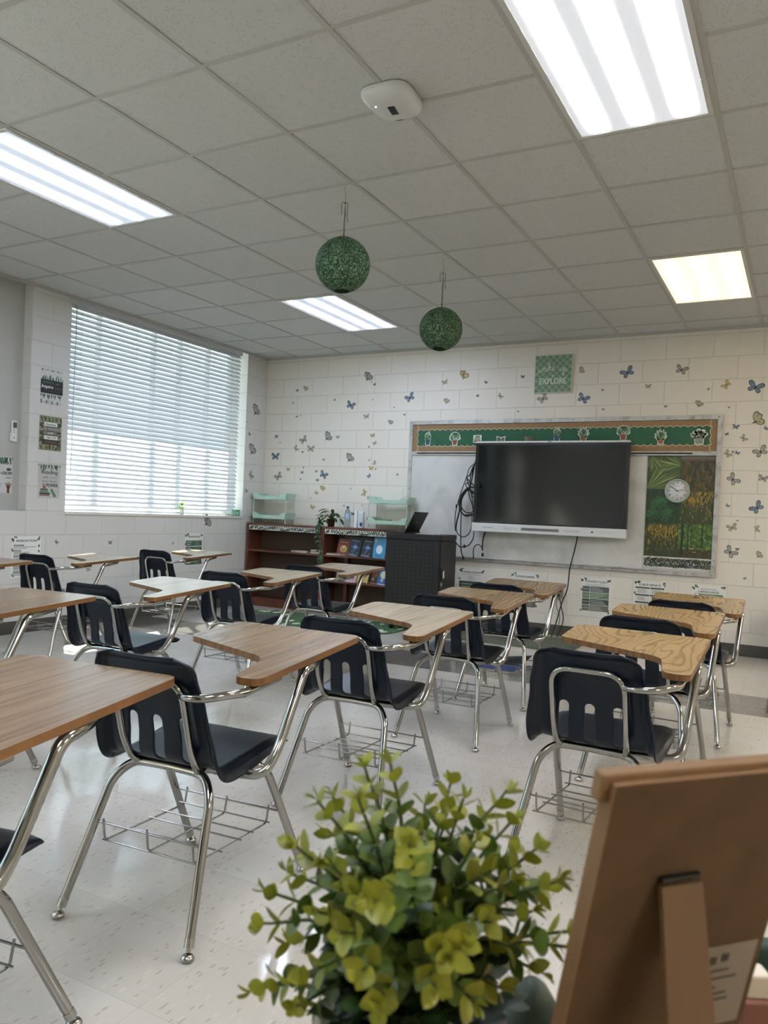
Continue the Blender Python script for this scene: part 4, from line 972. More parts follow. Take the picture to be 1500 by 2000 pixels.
for key, L in gr_.items():
    L.sort(key=lambda i: -i[3].z)
    for n, it in enumerate(L):
        sz, cn, zone, p, size, left, kind, col, ang, _y = it
        o = bpy.data.objects.new('butterfly_sticker', bf_mesh(kind, col)); C.objects.link(o)
        Z = Matrix.Rotation(math.radians(ang), 4, 'Z')@Matrix.Scale(size, 4, (1, 0, 0))@Matrix.Scale(size, 4, (0, 1, 0))
        if left: M = Matrix.Translation((XL+.0008, p.y, p.z))@Matrix(((0, 0, 1, 0), (1, 0, 0, 0), (0, 1, 0, 0), (0, 0, 0, 1)))
        else: M = Matrix.Translation((p.x, YW-.0008, p.z))@Matrix(((1, 0, 0, 0), (0, 0, -1, 0), (0, 1, 0, 0), (0, 0, 0, 1)))
        o.matrix_basis = M@Z
        lab = '%s %s butterfly sticker %s' % (sz, cn, zone)
        if len(L) > 1: lab = '%s %s butterfly sticker %s, %s' % (sz, cn, zone.split(',')[0] if len(zone.split()) > 8 and 'half' not in zone else zone, names[min(n, 10)])
        tag(o, lab, 'butterfly sticker', 'butterfly stickers on the walls')
# ---------------------------------------------------------------- cables
def pxs(pts, y): return [at(a, b, 1, y) for a, b in pts]
def zc(ox_, oy_, s_, pts): return [(ox_+a/s_, oy_+b/s_) for a, b in pts]
cz = lambda pts: zc(880, 880, 9.0875, pts)
cb = MB()
for k, (pts, r, y) in enumerate((
  ([(480, 0), (465, 90), (430, 220), (330, 320), (290, 450), (200, 700), (120, 960), (85, 1130), (78, 1300), (85, 1430)], .0045, 7.56),
  ([(490, 40), (440, 210), (370, 360), (350, 500), (350, 620), (330, 700)], .006, 7.55),
  ([(470, 100), (430, 230), (390, 360), (375, 520), (335, 640), (300, 690)], .005, 7.57),
  ([(430, 230), (400, 400), (370, 540), (345, 690)], .005, 7.575),
  ([(430, 235), (340, 430), (290, 470), (330, 540), (440, 640)], .006, 7.56),
  ([(290, 470), (300, 560), (340, 660), (360, 760), (400, 830)], .005, 7.565),
  ([(490, 640), (520, 610), (480, 560)], .008, 7.50), ([(490, 640), (400, 650), (300, 670), (200, 780), (160, 900), (150, 980)], .009, 7.53),
  ([(330, 690), (230, 760), (190, 900), (200, 1020), (260, 1090), (330, 1105), (400, 1085)], .006, 7.55),
  ([(420, 760), (340, 700), (250, 740), (180, 860), (160, 1000), (190, 1090), (270, 1160), (400, 1140)], .008, 7.56),
  ([(400, 780), (330, 690), (220, 790), (170, 930), (180, 1060), (250, 1140), (400, 1120)], .006, 7.54),
  ([(300, 690), (200, 870), (190, 1100), (180, 1400), (180, 1700)], .005, 7.575),
  ([(320, 700), (330, 800), (380, 950), (400, 1060)], .005, 7.57), ([(345, 700), (380, 830), (395, 1000), (400, 1100)], .005, 7.56),
  ([(160, 980), (150, 1100), (110, 1260), (90, 1420)], .008, 7.565),
  ([(260, 590), (320, 570), (350, 620), (330, 700)], .005, 7.56), ([(260, 590), (290, 660), (330, 700)], .005, 7.56),
  ([(380, 1160), (375, 1300), (350, 1430), (290, 1510), (210, 1530), (130, 1480), (95, 1380)], .005, 7.57),
  ([(415, 1440), (400, 1560), (330, 1670), (240, 1710), (160, 1700), (90, 1630)], .006, 7.57),
  ([(180, 1700), (195, 1810), (225, 1900), (240, 1925)], .006, 7.585),
  ([(610, 1450), (580, 1560), (565, 1680), (565, 1780)], .007, 7.58), ([(560, 1740), (530, 1690), (480, 1670), (430, 1700), (405, 1770), (405, 1890)], .005, 7.585))):
    cb.tube(cat(pxs(cz(pts), y), 5), r, 7)
for (a_, b_, r_) in ((568, 1850, .014), (245, 1700, .012), (228, 1905, .010), (406, 1888, .007), (105, 990, .010)):
    p = at(*cz([(a_, b_)])[0], 1, 7.58); cb.lathe([(0, -.018), (r_*.8, -.016), (r_, 0), (r_*.7, .018), (0, .02)], p, 10)
o = cb.build('cable_bundle', M_rub); tag(o, 'tangle of looped black cables hanging beside the big screen', 'cables')
ob = empty('wall_outlet', (at(1093, 1157, 1, YW).x, YW, at(1093, 1157, 1, YW).z)); tag(ob, 'grey outlet box on the wall behind a tabletop, with cords plugged in', 'outlet')
bevel(MB().box(-.035, -.03, -.055, .035, 0, .055).build('box', mat('outlet_grey', '8a8c8a', .4, .3), ob), .004)
for x, z in ((-.012, .02), (.014, .02), (0, -.025)): MB().box(x-.009, -.05, z-.012, x+.009, -.03, z+.012).build('plug', M_black, ob)
def cord(name, pts, ys, r, mt, lab):
    P = [at(a, b, 1, y) for (a, b), y in zip(pts, ys)]
    o = MB().tube(cat(P, 8), r, 8).build(name, mt); tag(o, lab, 'cord'); return o
cord('power_cord', [(1128, 1048), (1122, 1075), (1113, 1110), (1108, 1150), (1097, 1178), (1088, 1210), (1080, 1235), (1068, 1262)], [7.57, 7.60, 7.60, 7.61, 7.60, 7.58, 7.52, 7.45], .006, M_rub, 'black power cord running down the wall from under the screen')
cord('power_cord', [(1093, 1168), (1096, 1185), (1100, 1210), (1090, 1240), (1078, 1252), (1062, 1256)], [7.62, 7.62, 7.6, 7.56, 7.5, 7.4], .005, M_rub, 'black power cord curving from the outlet box to the floor')
cord('network_cable', [(1087, 1166), (1087, 1185), (1093, 1205), (1089, 1225), (1072, 1248), (1058, 1258)], [7.62, 7.62, 7.6, 7.58, 7.5, 7.42], .004, P_('4f7a4f'), 'green network cable drooping from the outlet box')
# ---------------------------------------------------------------- bookcase in two units
M_bk = wood_mat('bookcase_mahogany', '6e4231', '552f22', .5, .38, False, 1., 0)
M_bkv = wood_mat('bookcase_mahogany_upright', '6e4231', '552f22', .5, .38, False, 1., 2)
M_bkb = mat('bookcase_back', '4c3a2e', .6)
FY = 7.345
def bookcase(x0, x1, lab, divider):
    o = empty('bookcase', (x0, FY, 0)); tag(o, lab, 'bookcase', 'low brown bookcases'); L = x1-x0; D_ = YW-.058-FY; t = .02
    for xs in (0, L-t): bevel(MB().box(xs, 0, 0, xs+t, D_, .928).build('side_panel', M_bkv, o), .0015)
    bevel(MB().box(-.004, -.008, .928, L+.004, D_, .950).build('top', M_bk, o), .002)
    for z in (.625, .345): bevel(MB().box(t, .008, z, L-t, D_-.006, z+.020).build('shelf', M_bk, o), .0015)
    MB().box(t, .01, .075, L-t, D_-.006, .093).box(t, .018, 0, L-t, .034, .075).build('kick_board', M_bk, o)
    MB().box(t, D_-.006, .0, L-t, D_, .928).build('back_panel', M_bkb, o)
    if divider: [MB().box(divider, .20, a_, divider+.045, D_-.007, b_).build('upright', M_bkv, o) for a_, b_ in ((.093, .625), (.645, .928))]
    s = leafband(L-.055, .052, True); s.place('valance', 'B', 0, 0, parent=o, M=Matrix.Translation((.03, -.0015, .874))@Matrix(((1, 0, 0, 0), (0, 0, -1, 0), (0, 1, 0, 0), (0, 0, 0, 1))))
    return o
bookcase(-5.675, -4.652, 'low brown bookcase in the window corner with mostly empty shelves', None)
bookcase(-4.644, -3.60, 'low brown bookcase with books facing out, partly behind the black cart', .17)
TOP = .950
# papers lying on the shelves
def paper_stack(x, y, z, w, d, n, lab, cols=('d6d2c4', 'c4bca8', 'b5ab95', '2f2c2a')):
    o = MB(); zz = 0
    for i in range(n):
        t_ = R.uniform(.004, .009); M = Matrix.Translation((0, 0, zz))@Matrix.Rotation(R.uniform(-.15, .15), 4, 'Z'); o.box(-w/2, -d/2, 0, w/2, d/2, t_, M, mi=i % len(cols)); zz += t_
    b = o.build('booklet_stack', [P_(c) for c in cols]); b.location = (x, y, z); return tag(b, lab, 'booklets')
paper_stack(-4.97, 7.47, .645, .22, .17, 4, 'stack of cream booklets on the middle shelf of the corner bookcase')
paper_stack(-4.74, 7.47, .645, .14, .18, 6, 'taller stack of cream booklets against the divider of the corner bookcase')
paper_stack(-4.52, 7.44, .645, .15, .17, 3, 'low stack of booklets on the middle shelf of the book-filled bookcase')
paper_stack(-4.86, 7.46, .365, .20, .17, 6, 'stack of blue and red workbooks on the lower shelf of the corner bookcase', ('7b2f30', '27406b', 'a33a3c', '22345c', '8a8478', '1d3f74'))
paper_stack(-4.72, 7.42, .365, .10, .15, 3, 'red workbooks beside the blue ones on the lower shelf', ('8c2f35', '9a8f86', '7b2f30'))
def book(x, y, z, w, h, th, lean, tilt, cover, lab, art=None, yaw=0):
    """a book facing out; lean back by lean, roll sideways by tilt"""
    o = empty('book', (x, y, z)); tag(o, lab, 'book', 'books standing face out on the shelves')
    M = Matrix.Rotation(yaw, 4, 'Z')@Matrix.Rotation(tilt, 4, 'Y')@Matrix.Rotation(-lean, 4, 'X')
    b = MB(); b.box(0, 0, 0, w, .0015, h, M); b.box(0, th-.0015, 0, w, th, h, M); b.box(0, 0, 0, .002, th, h, M); b.build('cover', P_(cover, .35), o)
    MB().box(.002, .0015, .003, w-.003, th-.0015, h-.003, M).build('pages', P_('ddd6c2', .7), o)
    if art:
        s = Sheet(w, h, P_(cover, .35), th=.0003); art(s, w, h); s.place('cover_print', 'B', 0, 0, parent=o, M=M@Matrix.Translation((0, -.0002, 0))@Matrix(((1, 0, 0, 0), (0, 0, -1, 0), (0, 1, 0, 0), (0, 0, 0, 1))))
    return o
def art_red(s, w, h):
    s.rect(.01, h*.72, w-.01, h*.93, P_('5a1f1c')); s.up(); s.text('HOLLOW', w/2, h*.78, .018, P_('c9a25a'), w*.7, fat=.0006); s.disc(w*.55, h*.45, w*.3, h*.2, P_('c0a868')); s.up()
    for a in (-.5, .5): s.leaf(w*.55, h*.28, h*.3, w*.2, 1.57+a, P_('8e7a45')); s.z += .0001
    s.rect(0, 0, w, h*.15, P_('6b5a50')); s.up(); s.lines(.02, w-.02, h*.11, 2, .012, P_('bdb6a8'))
def art_39(s, w, h):
    for i in range(12):
        a = math.pi*2*i/12; L = .055 if i % 3 == 0 else .032; s.leaf(w*.52, h*.55, L, .010, a, P_('5d7fb0')); s.z += .00003
    s.disc(w*.52, h*.55, .022, .022, P_('3c5f95')); s.up(); s.text('39', w*.56, h*.51, .022, P_('bcd2ee'), .034, fat=.0006); s.rect(.02, h*.88, w-.02, h*.92, P_('7c8694')); s.rect(.01, h*.08, w-.02, h*.12, P_('8d93b5')); s.rect(.01, h*.15, w-.03, h*.165, P_('8d93b5'))
    s.line((w*.4, h*.35), (w*.3, h*.28), .004, P_('8b98a8')); s.line((w*.3, h*.28), (w*.5, h*.2), .003, P_('8b98a8')); s.disc(w*.8, h*.24, .006, .004, P_('9fb0c4'))
def art_blue(s, w, h):
    s.disc(w*.5, h*.42, w*.26, h*.21, P_('e6ecee')); s.up(); s.disc(w*.18, h*.82, .013, .013, P_('e2c23c')); s.rect(w*.25, h*.10, w*.68, h*.125, P_('1f4a6a'))
book(-4.478, 7.372, .645, .135, .19, .022, .18, .12, '7a2a26', 'red book with gold emblem, first of the books facing out on the middle shelf', art_red)
book(-4.335, 7.372, .645, .132, .198, .024, .20, .10, '1d2733', 'dark book with blue starburst standing next to the red book', art_39)
book(-4.180, 7.372, .645, .132, .198, .024, .20, .10, '1d2733', 'dark book with blue starburst standing next to the light blue book', art_39)
book(-4.026, 7.372, .645, .145, .222, .025, .12, .02, '4a9ac4', 'light blue book beside the cart on the middle shelf', art_blue)
def art_jk(s, w, h): s.text('J.K. ROWLING', w*.5, h*.87, .014, P_('b5b2ac'), w*.55)
book(-4.37, 7.43, .645, .30, .262, .03, .1, 0, '0d0d0f', 'wide black book standing behind the starburst books', art_jk)
def art_l(c1, c2):
    def f(s, w, h): s.disc(w*.5, h*.62, w*.32, h*.22, P_(c1)); s.up(); s.disc(w*.42, h*.3, w*.14, h*.1, P_(c2)); s.rect(.01, h*.03, w-.01, h*.10, P_(c2))
    return f
for x, c, c1, c2, lab in ((-4.475, '8f8a88', 'b8a8a8', '4b4a4c', 'grey book facing out on the lower shelf by the divider'), (-4.345, 'c9a3ad', 'b0527c', 'd9c4c8', 'pink book facing out on the lower shelf'), (-4.205, 'c8b468', '7c8438', '2a2620', 'yellow book facing out on the lower shelf under a tabletop'), (-4.10, '2f3a3a', '8a4a30', 'c27a4a', 'dark book leaning on the lower shelf between yellow and blue ones'), (-3.965, '3d5f9a', 'd8dcae', 'a9c0dc', 'blue and cream book facing out on the lower shelf beside the cart')):
    book(x, 7.372 if c != '2f3a3a' else 7.42, .365, .125, .185, .02, .2, .1, c, lab, art_l(c1, c2))
# ---- mint shelf racks
M_mint = mat('mint_plastic', 'b4cfbf', .4); M_clr = mat('clear_post', 'c3d0cc', .15)
def rack(x0, lab):
    o = empty('storage_rack', (x0, 7.40, TOP)); tag(o, lab, 'storage rack', 'two-tier mint racks on the bookcase'); L, D_ = .475, .20
    for x in (.012, L-.012):
        for y in (.012, D_-.012): MB().tube([(x, y, 0), (x, y, .30)], .0045, 8).build('post', M_clr, o)
    for zt in (.055, .275):
        t = MB(); hh = .062
        def wall(pts, y0_, y1_): 
            n = len(pts); t.add([(x, y0_, z) for x, z in pts]+[(x, y1_, z) for x, z in pts], [list(range(n))[::-1], list(range(n, 2*n))]+[(i, (i+1)%n, n+(i+1)%n, n+i) for i in range(n)])
        prof = [(.02, zt), (L-.02, zt), (L-.002, zt+hh+.012), (L-.055, zt+hh+.010), (L-.10, zt+hh-.022), (.10, zt+hh-.022), (.055, zt+hh+.010), (.002, zt+hh+.012)]
        wall(prof, -.003, 0); wall(prof, D_, D_+.003)
        for i in range(20): x = .035+i*(L-.07)/19; t.box(x-.003, -.0055, zt+.002, x+.003, -.003, zt+hh-.026)
        t.box(.02, 0, zt, L-.02, D_, zt+.004)
        for sx in (0, 1):
            xa = .002 if sx == 0 else L-.002; xb = .02 if sx == 0 else L-.02; t.add([(xa, 0, zt+hh+.012), (xa, D_, zt+hh+.012), (xb, D_, zt), (xb, 0, zt), (xa-.003, 0, zt+hh+.012), (xa-.003, D_, zt+hh+.012), (xb-.003, D_, zt), (xb-.003, 0, zt)], [(0, 1, 2, 3), (7, 6, 5, 4), (0, 4, 5, 1), (2, 6, 7, 3), (1, 5, 6, 2), (0, 3, 7, 4)])
        t.box(-.006, -.006, zt+hh+.008, .024, .02, zt+hh+.014); t.box(L-.024, -.006, zt+hh+.008, L+.006, .02, zt+hh+.014); t.box(-.006, -.006, zt+hh-.02, -.003, .02, zt+hh+.014); t.box(L+.003, -.006, zt+hh-.02, L+.006, .02, zt+hh+.014)
        t.build('tray', M_mint, o)
    return o
rack(-5.655, 'mint two-tier storage rack on the bookcase end in the window corner'); rack(-4.125, 'mint two-tier storage rack on the bookcase beside the laptop')
o = MB().box(-.08, -.05, 0, .08, .05, .045).build('supply_box', P_('5d8a2e')); o.location = (-3.98, 7.50, TOP+.0595); bevel(o, .004); tag(o, 'small lime green box in the lower tray of the rack beside the laptop', 'box')
# ---- water bottle and pump bottle
bt = empty('water_bottle', (-4.405, 7.46, TOP)); tag(bt, 'clear water bottle with green cap on the bookcase', 'bottle')
MB().lathe([(0, .001), (.028, .0), (.032, .008), (.030, .03), (.032, .05), (.030, .08), (.032, .10), (.032, .15), (.024, .185), (.012, .205), (.012, .215)], (0, 0, 0), 20).build('body', mat('clear_bottle', 'dce9ee', .05, trans=.85), bt)
MB().lathe([(.0325, .105), (.0328, .108), (.0328, .148), (.0325, .151)], (0, 0, 0), 20).build('wrapper', P_('a9c3dc'), bt); MB().lathe([(0, .213), (.0145, .213), (.0145, .232), (0, .232)], (0, 0, 0), 16).build('cap', P_('1f4a3a'), bt)
pb = empty('pump_bottle', (-4.235, 7.47, TOP)); tag(pb, 'white pump bottle with blue label, between water bottle and mint rack', 'bottle')
bevel(MB().box(-.032, -.022, 0, .032, .022, .185).build('body', mat('frosted_bottle', 'e3e8ea', .3), pb), .01); MB().box(-.02, -.0235, .03, .028, -.0225, .16).box(-.005, -.0240, .02, .026, -.0236, .062, mi=1).build('printed_label', [P_('cfd6da'), P_('2c4f7a')], pb)
pm = MB(); pm.lathe([(0, .185), (.014, .185), (.014, .205), (.006, .207), (.005, .25), (.009, .252), (.009, .262), (0, .263)], (0, 0, 0), 14); pm.tube([(0, 0, .258), (.02, 0, .262), (.045, 0, .256)], .004, 8); pm.build('pump', M_white, pb)
tb = bevel(MB().box(-.016, -.018, 0, .016, .018, .19).build('white_carton', P_('e9ecee')), .004); tb.location = (-4.30, 7.47, TOP); tag(tb, 'slim white carton standing against the pump bottle', 'carton')
# ---- trailing plant
def leaf_mesh(b, p, d, up, L, wd, fold=.25, mi=0, curl=.15):
    d = d.normalized(); s = d.cross(up); s = s.normalized() if s.length > 1e-4 else d.orthogonal().normalized(); u = s.cross(d)
    rows = [(0, .05), (.18, .62), (.42, 1.), (.68, .86), (.88, .45), (1, .02)]; vs = []
    for t, k in rows:
        c = p+d*(L*t)-u*(L*curl*t*t)
        for q_, e in ((-1, 1), (0, 0), (1, 1)): vs.append(c+s*(q_*wd/2*k)+u*(e*fold*wd/2*k))
    fs = []
    for i in range(len(rows)-1):
        for j in (0, 1): a = i*3+j; fs.append((a, a+1, a+4, a+3))
    b.add(vs, fs, smooth=True, mi=mi)
def leaf_material(name, c1, c2, sc=20, rough=.42, tr=.25):
    mt = mat(name, c1, rough); t = NT(mt); n = t.n('ShaderNodeTexNoise', {'Vector': t.coord(), 'Scale': sc, 'Detail': 2.}); col = t.ramp(n.outputs[0], [(.35, c1), (.65, c2)]); t.l(col, t.b.inputs['Base Color'])
    tl = t.n('ShaderNodeBsdfTranslucent', {0: col}); mx = t.n('ShaderNodeMixShader', {0: tr, 1: t.b.outputs[0], 2: tl.outputs[0]}); t.l(mx.outputs[0], t.t.nodes['Material Output'].inputs[0]); return mt
V = Vector
tp = empty('trailing_plant', (-4.60, 7.44, TOP)); tag(tp, 'trailing green pothos in a brown pot on the bookcase', 'potted plant')
MB().lathe([(0, 0), (.034, 0), (.046, .078), (.050, .078), (.051, .088), (.043, .088), (.040, .074), (0, .074)], (0, 0, 0), 24).build('pot', mat('brown_pot', '53301f', .5), tp)
st_ = MB(); fo = MB(); rr = random.Random(3)
for i in range(26):
    a = rr.uniform(0, 6.283); e = rr.uniform(.1, 1.3); L = rr.uniform(.06, .14); tip = V((math.cos(a)*math.cos(e)*L, math.sin(a)*math.cos(e)*L*.7, .085+math.sin(e)*L)); st_.tube(cat([(0, 0, .075), tip*.5+V((0, 0, .05)), tip], 4), .0016, 5)
    leaf_mesh(fo, tip, V((math.cos(a), math.sin(a)*.6, -.25+rr.uniform(-.3, .3))), V((0, 0, 1)), rr.uniform(.06, .09), rr.uniform(.04, .055))
for dx in ((.12, .10, .13, .02), (-.10, .09, -.13, .07)):
    st_.tube(cat([(0, 0, .08), (dx[0], -.02, dx[1]), (dx[2], -.03, dx[3])], 5), .0016, 5); leaf_mesh(fo, V((dx[0], -.02, dx[1])), V((dx[0], -.02, -.12)), V((0, -.3, 1)), .10, .035)
vine = cat([(0, 0, .08), (-.07, -.09, .05), (-.085, -.125, -.01), (-.075, -.13, -.10), (-.05, -.13, -.20), (-.045, -.13, -.30), (-.03, -.13, -.37)], 6); st_.tube(vine, .0018, 5)
for k in range(3, len(vine), 3):
    for sd in (-1, 1): leaf_mesh(fo, vine[k], V((sd*.7, -.3, -.6+rr.uniform(-.3, .3))), V((0, -1, .3)), rr.uniform(.035, .06), rr.uniform(.022, .034))
for k in range(5): leaf_mesh(fo, V((-.09, -.09, .03+k*.012)), V((rr.uniform(-1, .4), -.4, rr.uniform(-.2, .8))), V((0, 0, 1)), .05, .035)
st_.build('stem', P_('3d5a2c'), tp); fo.build('foliage', leaf_material('pothos_leaf', '1c3a1c', '3a5f30'), tp)
# ---------------------------------------------------------------- charging cart and laptop
ca = math.radians(5); CX0, CY0 = -3.575, 6.800
ct = empty('charging_cart', (CX0, CY0, 0), ca); tag(ct, 'black metal laptop charging cart on casters with perforated sides', 'cart'); cw, cd = .560, .50
M_cart = mat('cart_black', '0c0d10', .48); M_hole = mat('hole_black', '020202', .9)
bevel(MB().box(.006, .006, .10, cw-.006, cd-.006, .882).build('body', M_cart, ct), .006)
lid = MB(); pl = roundpoly([(-.004, -.004), (cw+.004, -.004), (cw+.004, cd+.004), (-.004, cd+.004)], [.03]*4, 5); lid.prism(pl, .884, .935); bevel(lid.build('top', M_cart, ct), .008)
pn = MB(); pn.box(.045, .002, .13, cw-.07, .006, .86)
for i in range(9):
    for j in range(18): x, z = .10+i*.0445, .815-j*.0385; pn.add([(x+.0062*math.cos(t), .0016, z+.0062*math.sin(t)) for t in [2*math.pi*k/8 for k in range(8)]], [list(range(8))], mi=1)
pn.build('perforated_panel', [M_cart, M_hole], ct, recalc=False)
dr = MB(); dr.box(cw-.006, .02, .12, cw+.004, cd-.02, .872)
for i in range(2):
    for g_ in range(3):
        for j in range(17): y, z = .13+i*.16+g_*.032, .80-j*.0385; dr.add([(cw+.0044, y+.006*math.cos(t), z+.006*math.sin(t)) for t in [2*math.pi*k/8 for k in range(8)]], [list(range(8))], mi=1)
do = dr.build('door', [M_cart, M_hole], ct, recalc=False)
hd = MB(); hd.box(cw+.004, .035, .50, cw+.020, .075, .62); hd.box(cw+.020, .045, .53, cw+.030, .065, .60, mi=1); hd.box(cw+.004, .038, .455, cw+.006, .08, .485, mi=1); hd.build('handle', [M_black, M_chrome], do)
for x in (.07, cw-.07):
    for y in (.05, cd-.05):
        b = MB(); b.box(x-.016, y-.03, .072, x+.016, y+.03, .10); b.box(x-.018, y-.012, .03, x-.012, y+.02, .075); b.box(x+.012, y-.012, .03, x+.018, y+.02, .075); b.lathe([(0, -.012), (.033, -.012), (.036, -.006), (.036, .006), (.033, .012), (0, .012)], (0, 0, 0), 20, Matrix.Translation((x, y+.01, .036))@Matrix.Rotation(math.pi/2, 4, 'Y')); b.build('caster', M_black, ct)
lp = empty('laptop', (-3.425, 7.06, .9355)); tag(lp, 'open black laptop seen from its lid side on the charging cart', 'laptop')
bevel(MB().box(-.225, -.15, 0, 0, .15, .014).build('base', M_black, lp), .003)
kb = MB().box(-.19, -.135, .0142, -.10, .135, .0150); kb.build('keyboard', mat('keys', '1b1b1c', .6), lp)
Ml = Matrix.Translation((0, 0, .012))@Matrix.Rotation(math.radians(27), 4, 'Y')
lo_ = bevel(MB().box(-.004, -.155, 0, .004, .155, .225, Ml).build('lid', M_black, lp), .002)
MB().box(-.0046, -.143, .02, -.0042, .143, .21, Ml).build('display', mat('dark_display', '0a0a0b', .12), lo_)
lg = MB(); lg.lathe([(.009, 0), (.011, 0), (.011, .0006), (.009, .0006)], (0, 0, 0), 20, Ml@Matrix.Translation((.0041, 0, .115))@Matrix.Rotation(math.pi/2, 4, 'Y')); lg.box(.0042, -.004, .110, .0048, .004, .120, Ml); lg.build('emblem', P_('8a8c90'), lo_)
o = MB().box(0, 0, 0, .20, .14, .006).build('paper_sheets', P_('d9d9d4')); o.location = (-3.33, 6.95, .9355); tag(o, 'white papers lying on the cart beside the laptop', 'papers')
wt = empty('web_camera', (-3.50, 7.20, .9505)); tag(wt, 'small dark round webcam between laptop and mint rack', 'webcam'); 
MB().lathe([(0, 0), (.02, 0), (.02, .004), (.006, .008), (.006, .03), (0, .03)], (0, 0, 0), 14).build('stand', M_black, wt); MB().lathe([(0, .028), (.02, .035), (.028, .055), (.02, .076), (0, .082)], (0, 0, 0), 18).build('body', M_black, wt)
MB().lathe([(0, 0), (.010, 0), (.010, .003), (0, .003)], (0, 0, 0), 14, Matrix.Translation((.012, -.025, .056))@Matrix.Rotation(math.pi/2, 4, 'X')).build('lens', mat('lens_glass', 'aab0b8', .1), wt)
# ---------------------------------------------------------------- rugs
def rug_mat(name, a, b_, sc, st, thr):
    mt = mat(name, a, .95, spec=.1); t = NT(mt); n = t.n('ShaderNodeTexVoronoi', {'Vector': t.coord(st), 'Scale': sc}); n2 = t.n('ShaderNodeTexNoise', {'Vector': t.coord(), 'Scale': 150.}); sel = t.n('ShaderNodeSeparateColor', {0: n.outputs['Color']})
    k = t.math('MULTIPLY', t.math('GREATER_THAN', sel.outputs[0], thr), t.math('LESS_THAN', n.outputs['Distance'], .42)); c = t.mix(k, a, b_); c = t.mix(.5, c, n2.outputs[0], 'OVERLAY'); t.l(c, t.b.inputs['Base Color']); t.bump(n2.outputs[0], .8, .006); return mt
def rug(name, pl, mt, lab, rz=0, loc=(0, 0, 0)):
    b = MB(); b.prism(pl, .0005, .010); o = b.build(name, mt); bevel(o, .003); o.location = loc; return tag(o, lab, 'rug')
rug('floor_rug', roundpoly([(-.95, -.42), (.95, -.42), (.95, .42), (-.95, .42)], [.35]*4, 8), rug_mat('rug_leafy', '4f6b4a', 'c9cec0', 11, (1, .6, 1), .45), 'green rug with pale leaf pattern in front of the bookcase', 0, (-4.30, 6.75, 0))
rug('floor_mat', roundpoly([(-.62, -.38), (.62, -.38), (.62, .38), (-.62, .38)], [.02]*4, 3), rug_mat('mat_heather', '6a6f62', '4d5347', 60, (1, 1, 1), .5), 'grey green woven mat on the floor below the big screen', 0, (-2.35, 7.08, 0))
# ---------------------------------------------------------------- hanging lanterns
def lant_mat():
    mt = mat('woven_green_paper', '35593a', .8, spec=.2); t = NT(mt); v = t.coord(); n = t.n('ShaderNodeTexNoise', {'Vector': v, 'Scale': 55., 'Detail': 3., 'Distortion': 2.5}); c = t.ramp(n.outputs[0], [(.40, '2b4430'), (.52, '3d5a40'), (.60, '809a7a')])
    t.l(c, t.b.inputs['Base Color']); t.bump(n.outputs[0], .5, .002)
    tl = t.n('ShaderNodeBsdfTranslucent', {0: c}); mx = t.n('ShaderNodeMixShader', {0: .25, 1: t.b.outputs[0], 2: tl.outputs[0]}); t.l(mx.outputs[0], t.t.nodes['Material Output'].inputs[0]); return mt
M_lant = lant_mat(); M_str = mat('brown_string', '4a3028', .8)
def lantern(x, y, z, rad, top, lab, tilt):
    o = empty('hanging_lantern', (x, y, z)); tag(o, lab, 'paper lantern', 'green paper lanterns hung from the ceiling'); T = Matrix.Rotation(tilt, 4, 'X'); prof = []; vs = []; fs = []
    n = 48; rows = 22; a0 = math.radians(17)
    for i in range(rows+1):
        th = a0+(math.pi-2*a0)*i/rows
        for k in range(n):
            ph_ = 2*math.pi*k/n; r_ = rad*(1-.012*(1-abs(math.sin(4*ph_))**.5)); vs.append(T@V((r_*math.sin(th)*math.cos(ph_), r_*math.sin(th)*math.sin(ph_), r_*.985*math.cos(th))))
    for i in range(rows):
        for k in range(n): fs.append((i*n+k, i*n+(k+1)%n, (i+1)*n+(k+1)%n, (i+1)*n+k))
    b = MB(); b.add(vs, fs, smooth=True); sh = b.build('paper_shade', M_lant, o)
    rb = MB()
    for k in range(8):
        ph_ = 2*math.pi*k/8; rb.tube([T@V((rad*.990*math.sin(th)*math.cos(ph_), rad*.990*math.sin(th)*math.sin(ph_), rad*.978*math.cos(th))) for th in [a0+(math.pi-2*a0)*i/18 for i in range(19)]], .0016, 5)
    for s_ in (1, -1): rb.tube([T@V((rad*math.sin(a0)*math.cos(t), rad*math.sin(a0)*math.sin(t), s_*rad*.985*math.cos(a0))) for t in [2*math.pi*k/20 for k in range(20)]], .0016, 5, closed=True)
    rb.build('wire_rib', mat('dark_wire', '1d2a1e', .6), sh)
    hg = top-z; sg_ = MB(); q_ = .16
    sg_.tube(cat([(0, 0, rad*.94), (.003, 0, rad+.08), (0, .002, hg-.10)], 4), .0018, 5); sg_.tube(cat([(0, 0, rad*.94), (-.004, 0, rad+.05), (.002, 0, hg-.10)], 4), .0015, 5)
    sg_.tube(cat([(0, 0, hg-.10), (-.018, 0, hg-.095), (-.022, 0, hg-.12), (-.020, 0, hg-.16)], 4), .0016, 5); sg_.tube(cat([(0, 0, hg-.10), (.018, 0, hg-.11), (.016, 0, hg-.17), (.024, 0, hg-.21)], 4), .0016, 5)
    sg_.lathe([(0, hg-.106), (.005, hg-.10), (0, hg-.094)], (0, 0, 0), 8); sg_.build('string', M_str, o)
    MB().tube(cat([(0, 0, hg-.10), (.003, 0, hg-.06), (-.006, 0, hg-.03), (0, 0, hg-.002)], 5), .0012, 5).build('hook', M_wire, o)
lantern(-2.286, 3.708, 2.462, .150, ZC-.001, 'bigger looking green paper lantern, in line with the sensor dome', .0)
lantern(-2.289, 5.043, 2.412, .150, ZC-.001, 'green paper lantern hanging closer to the board wall', -.14)
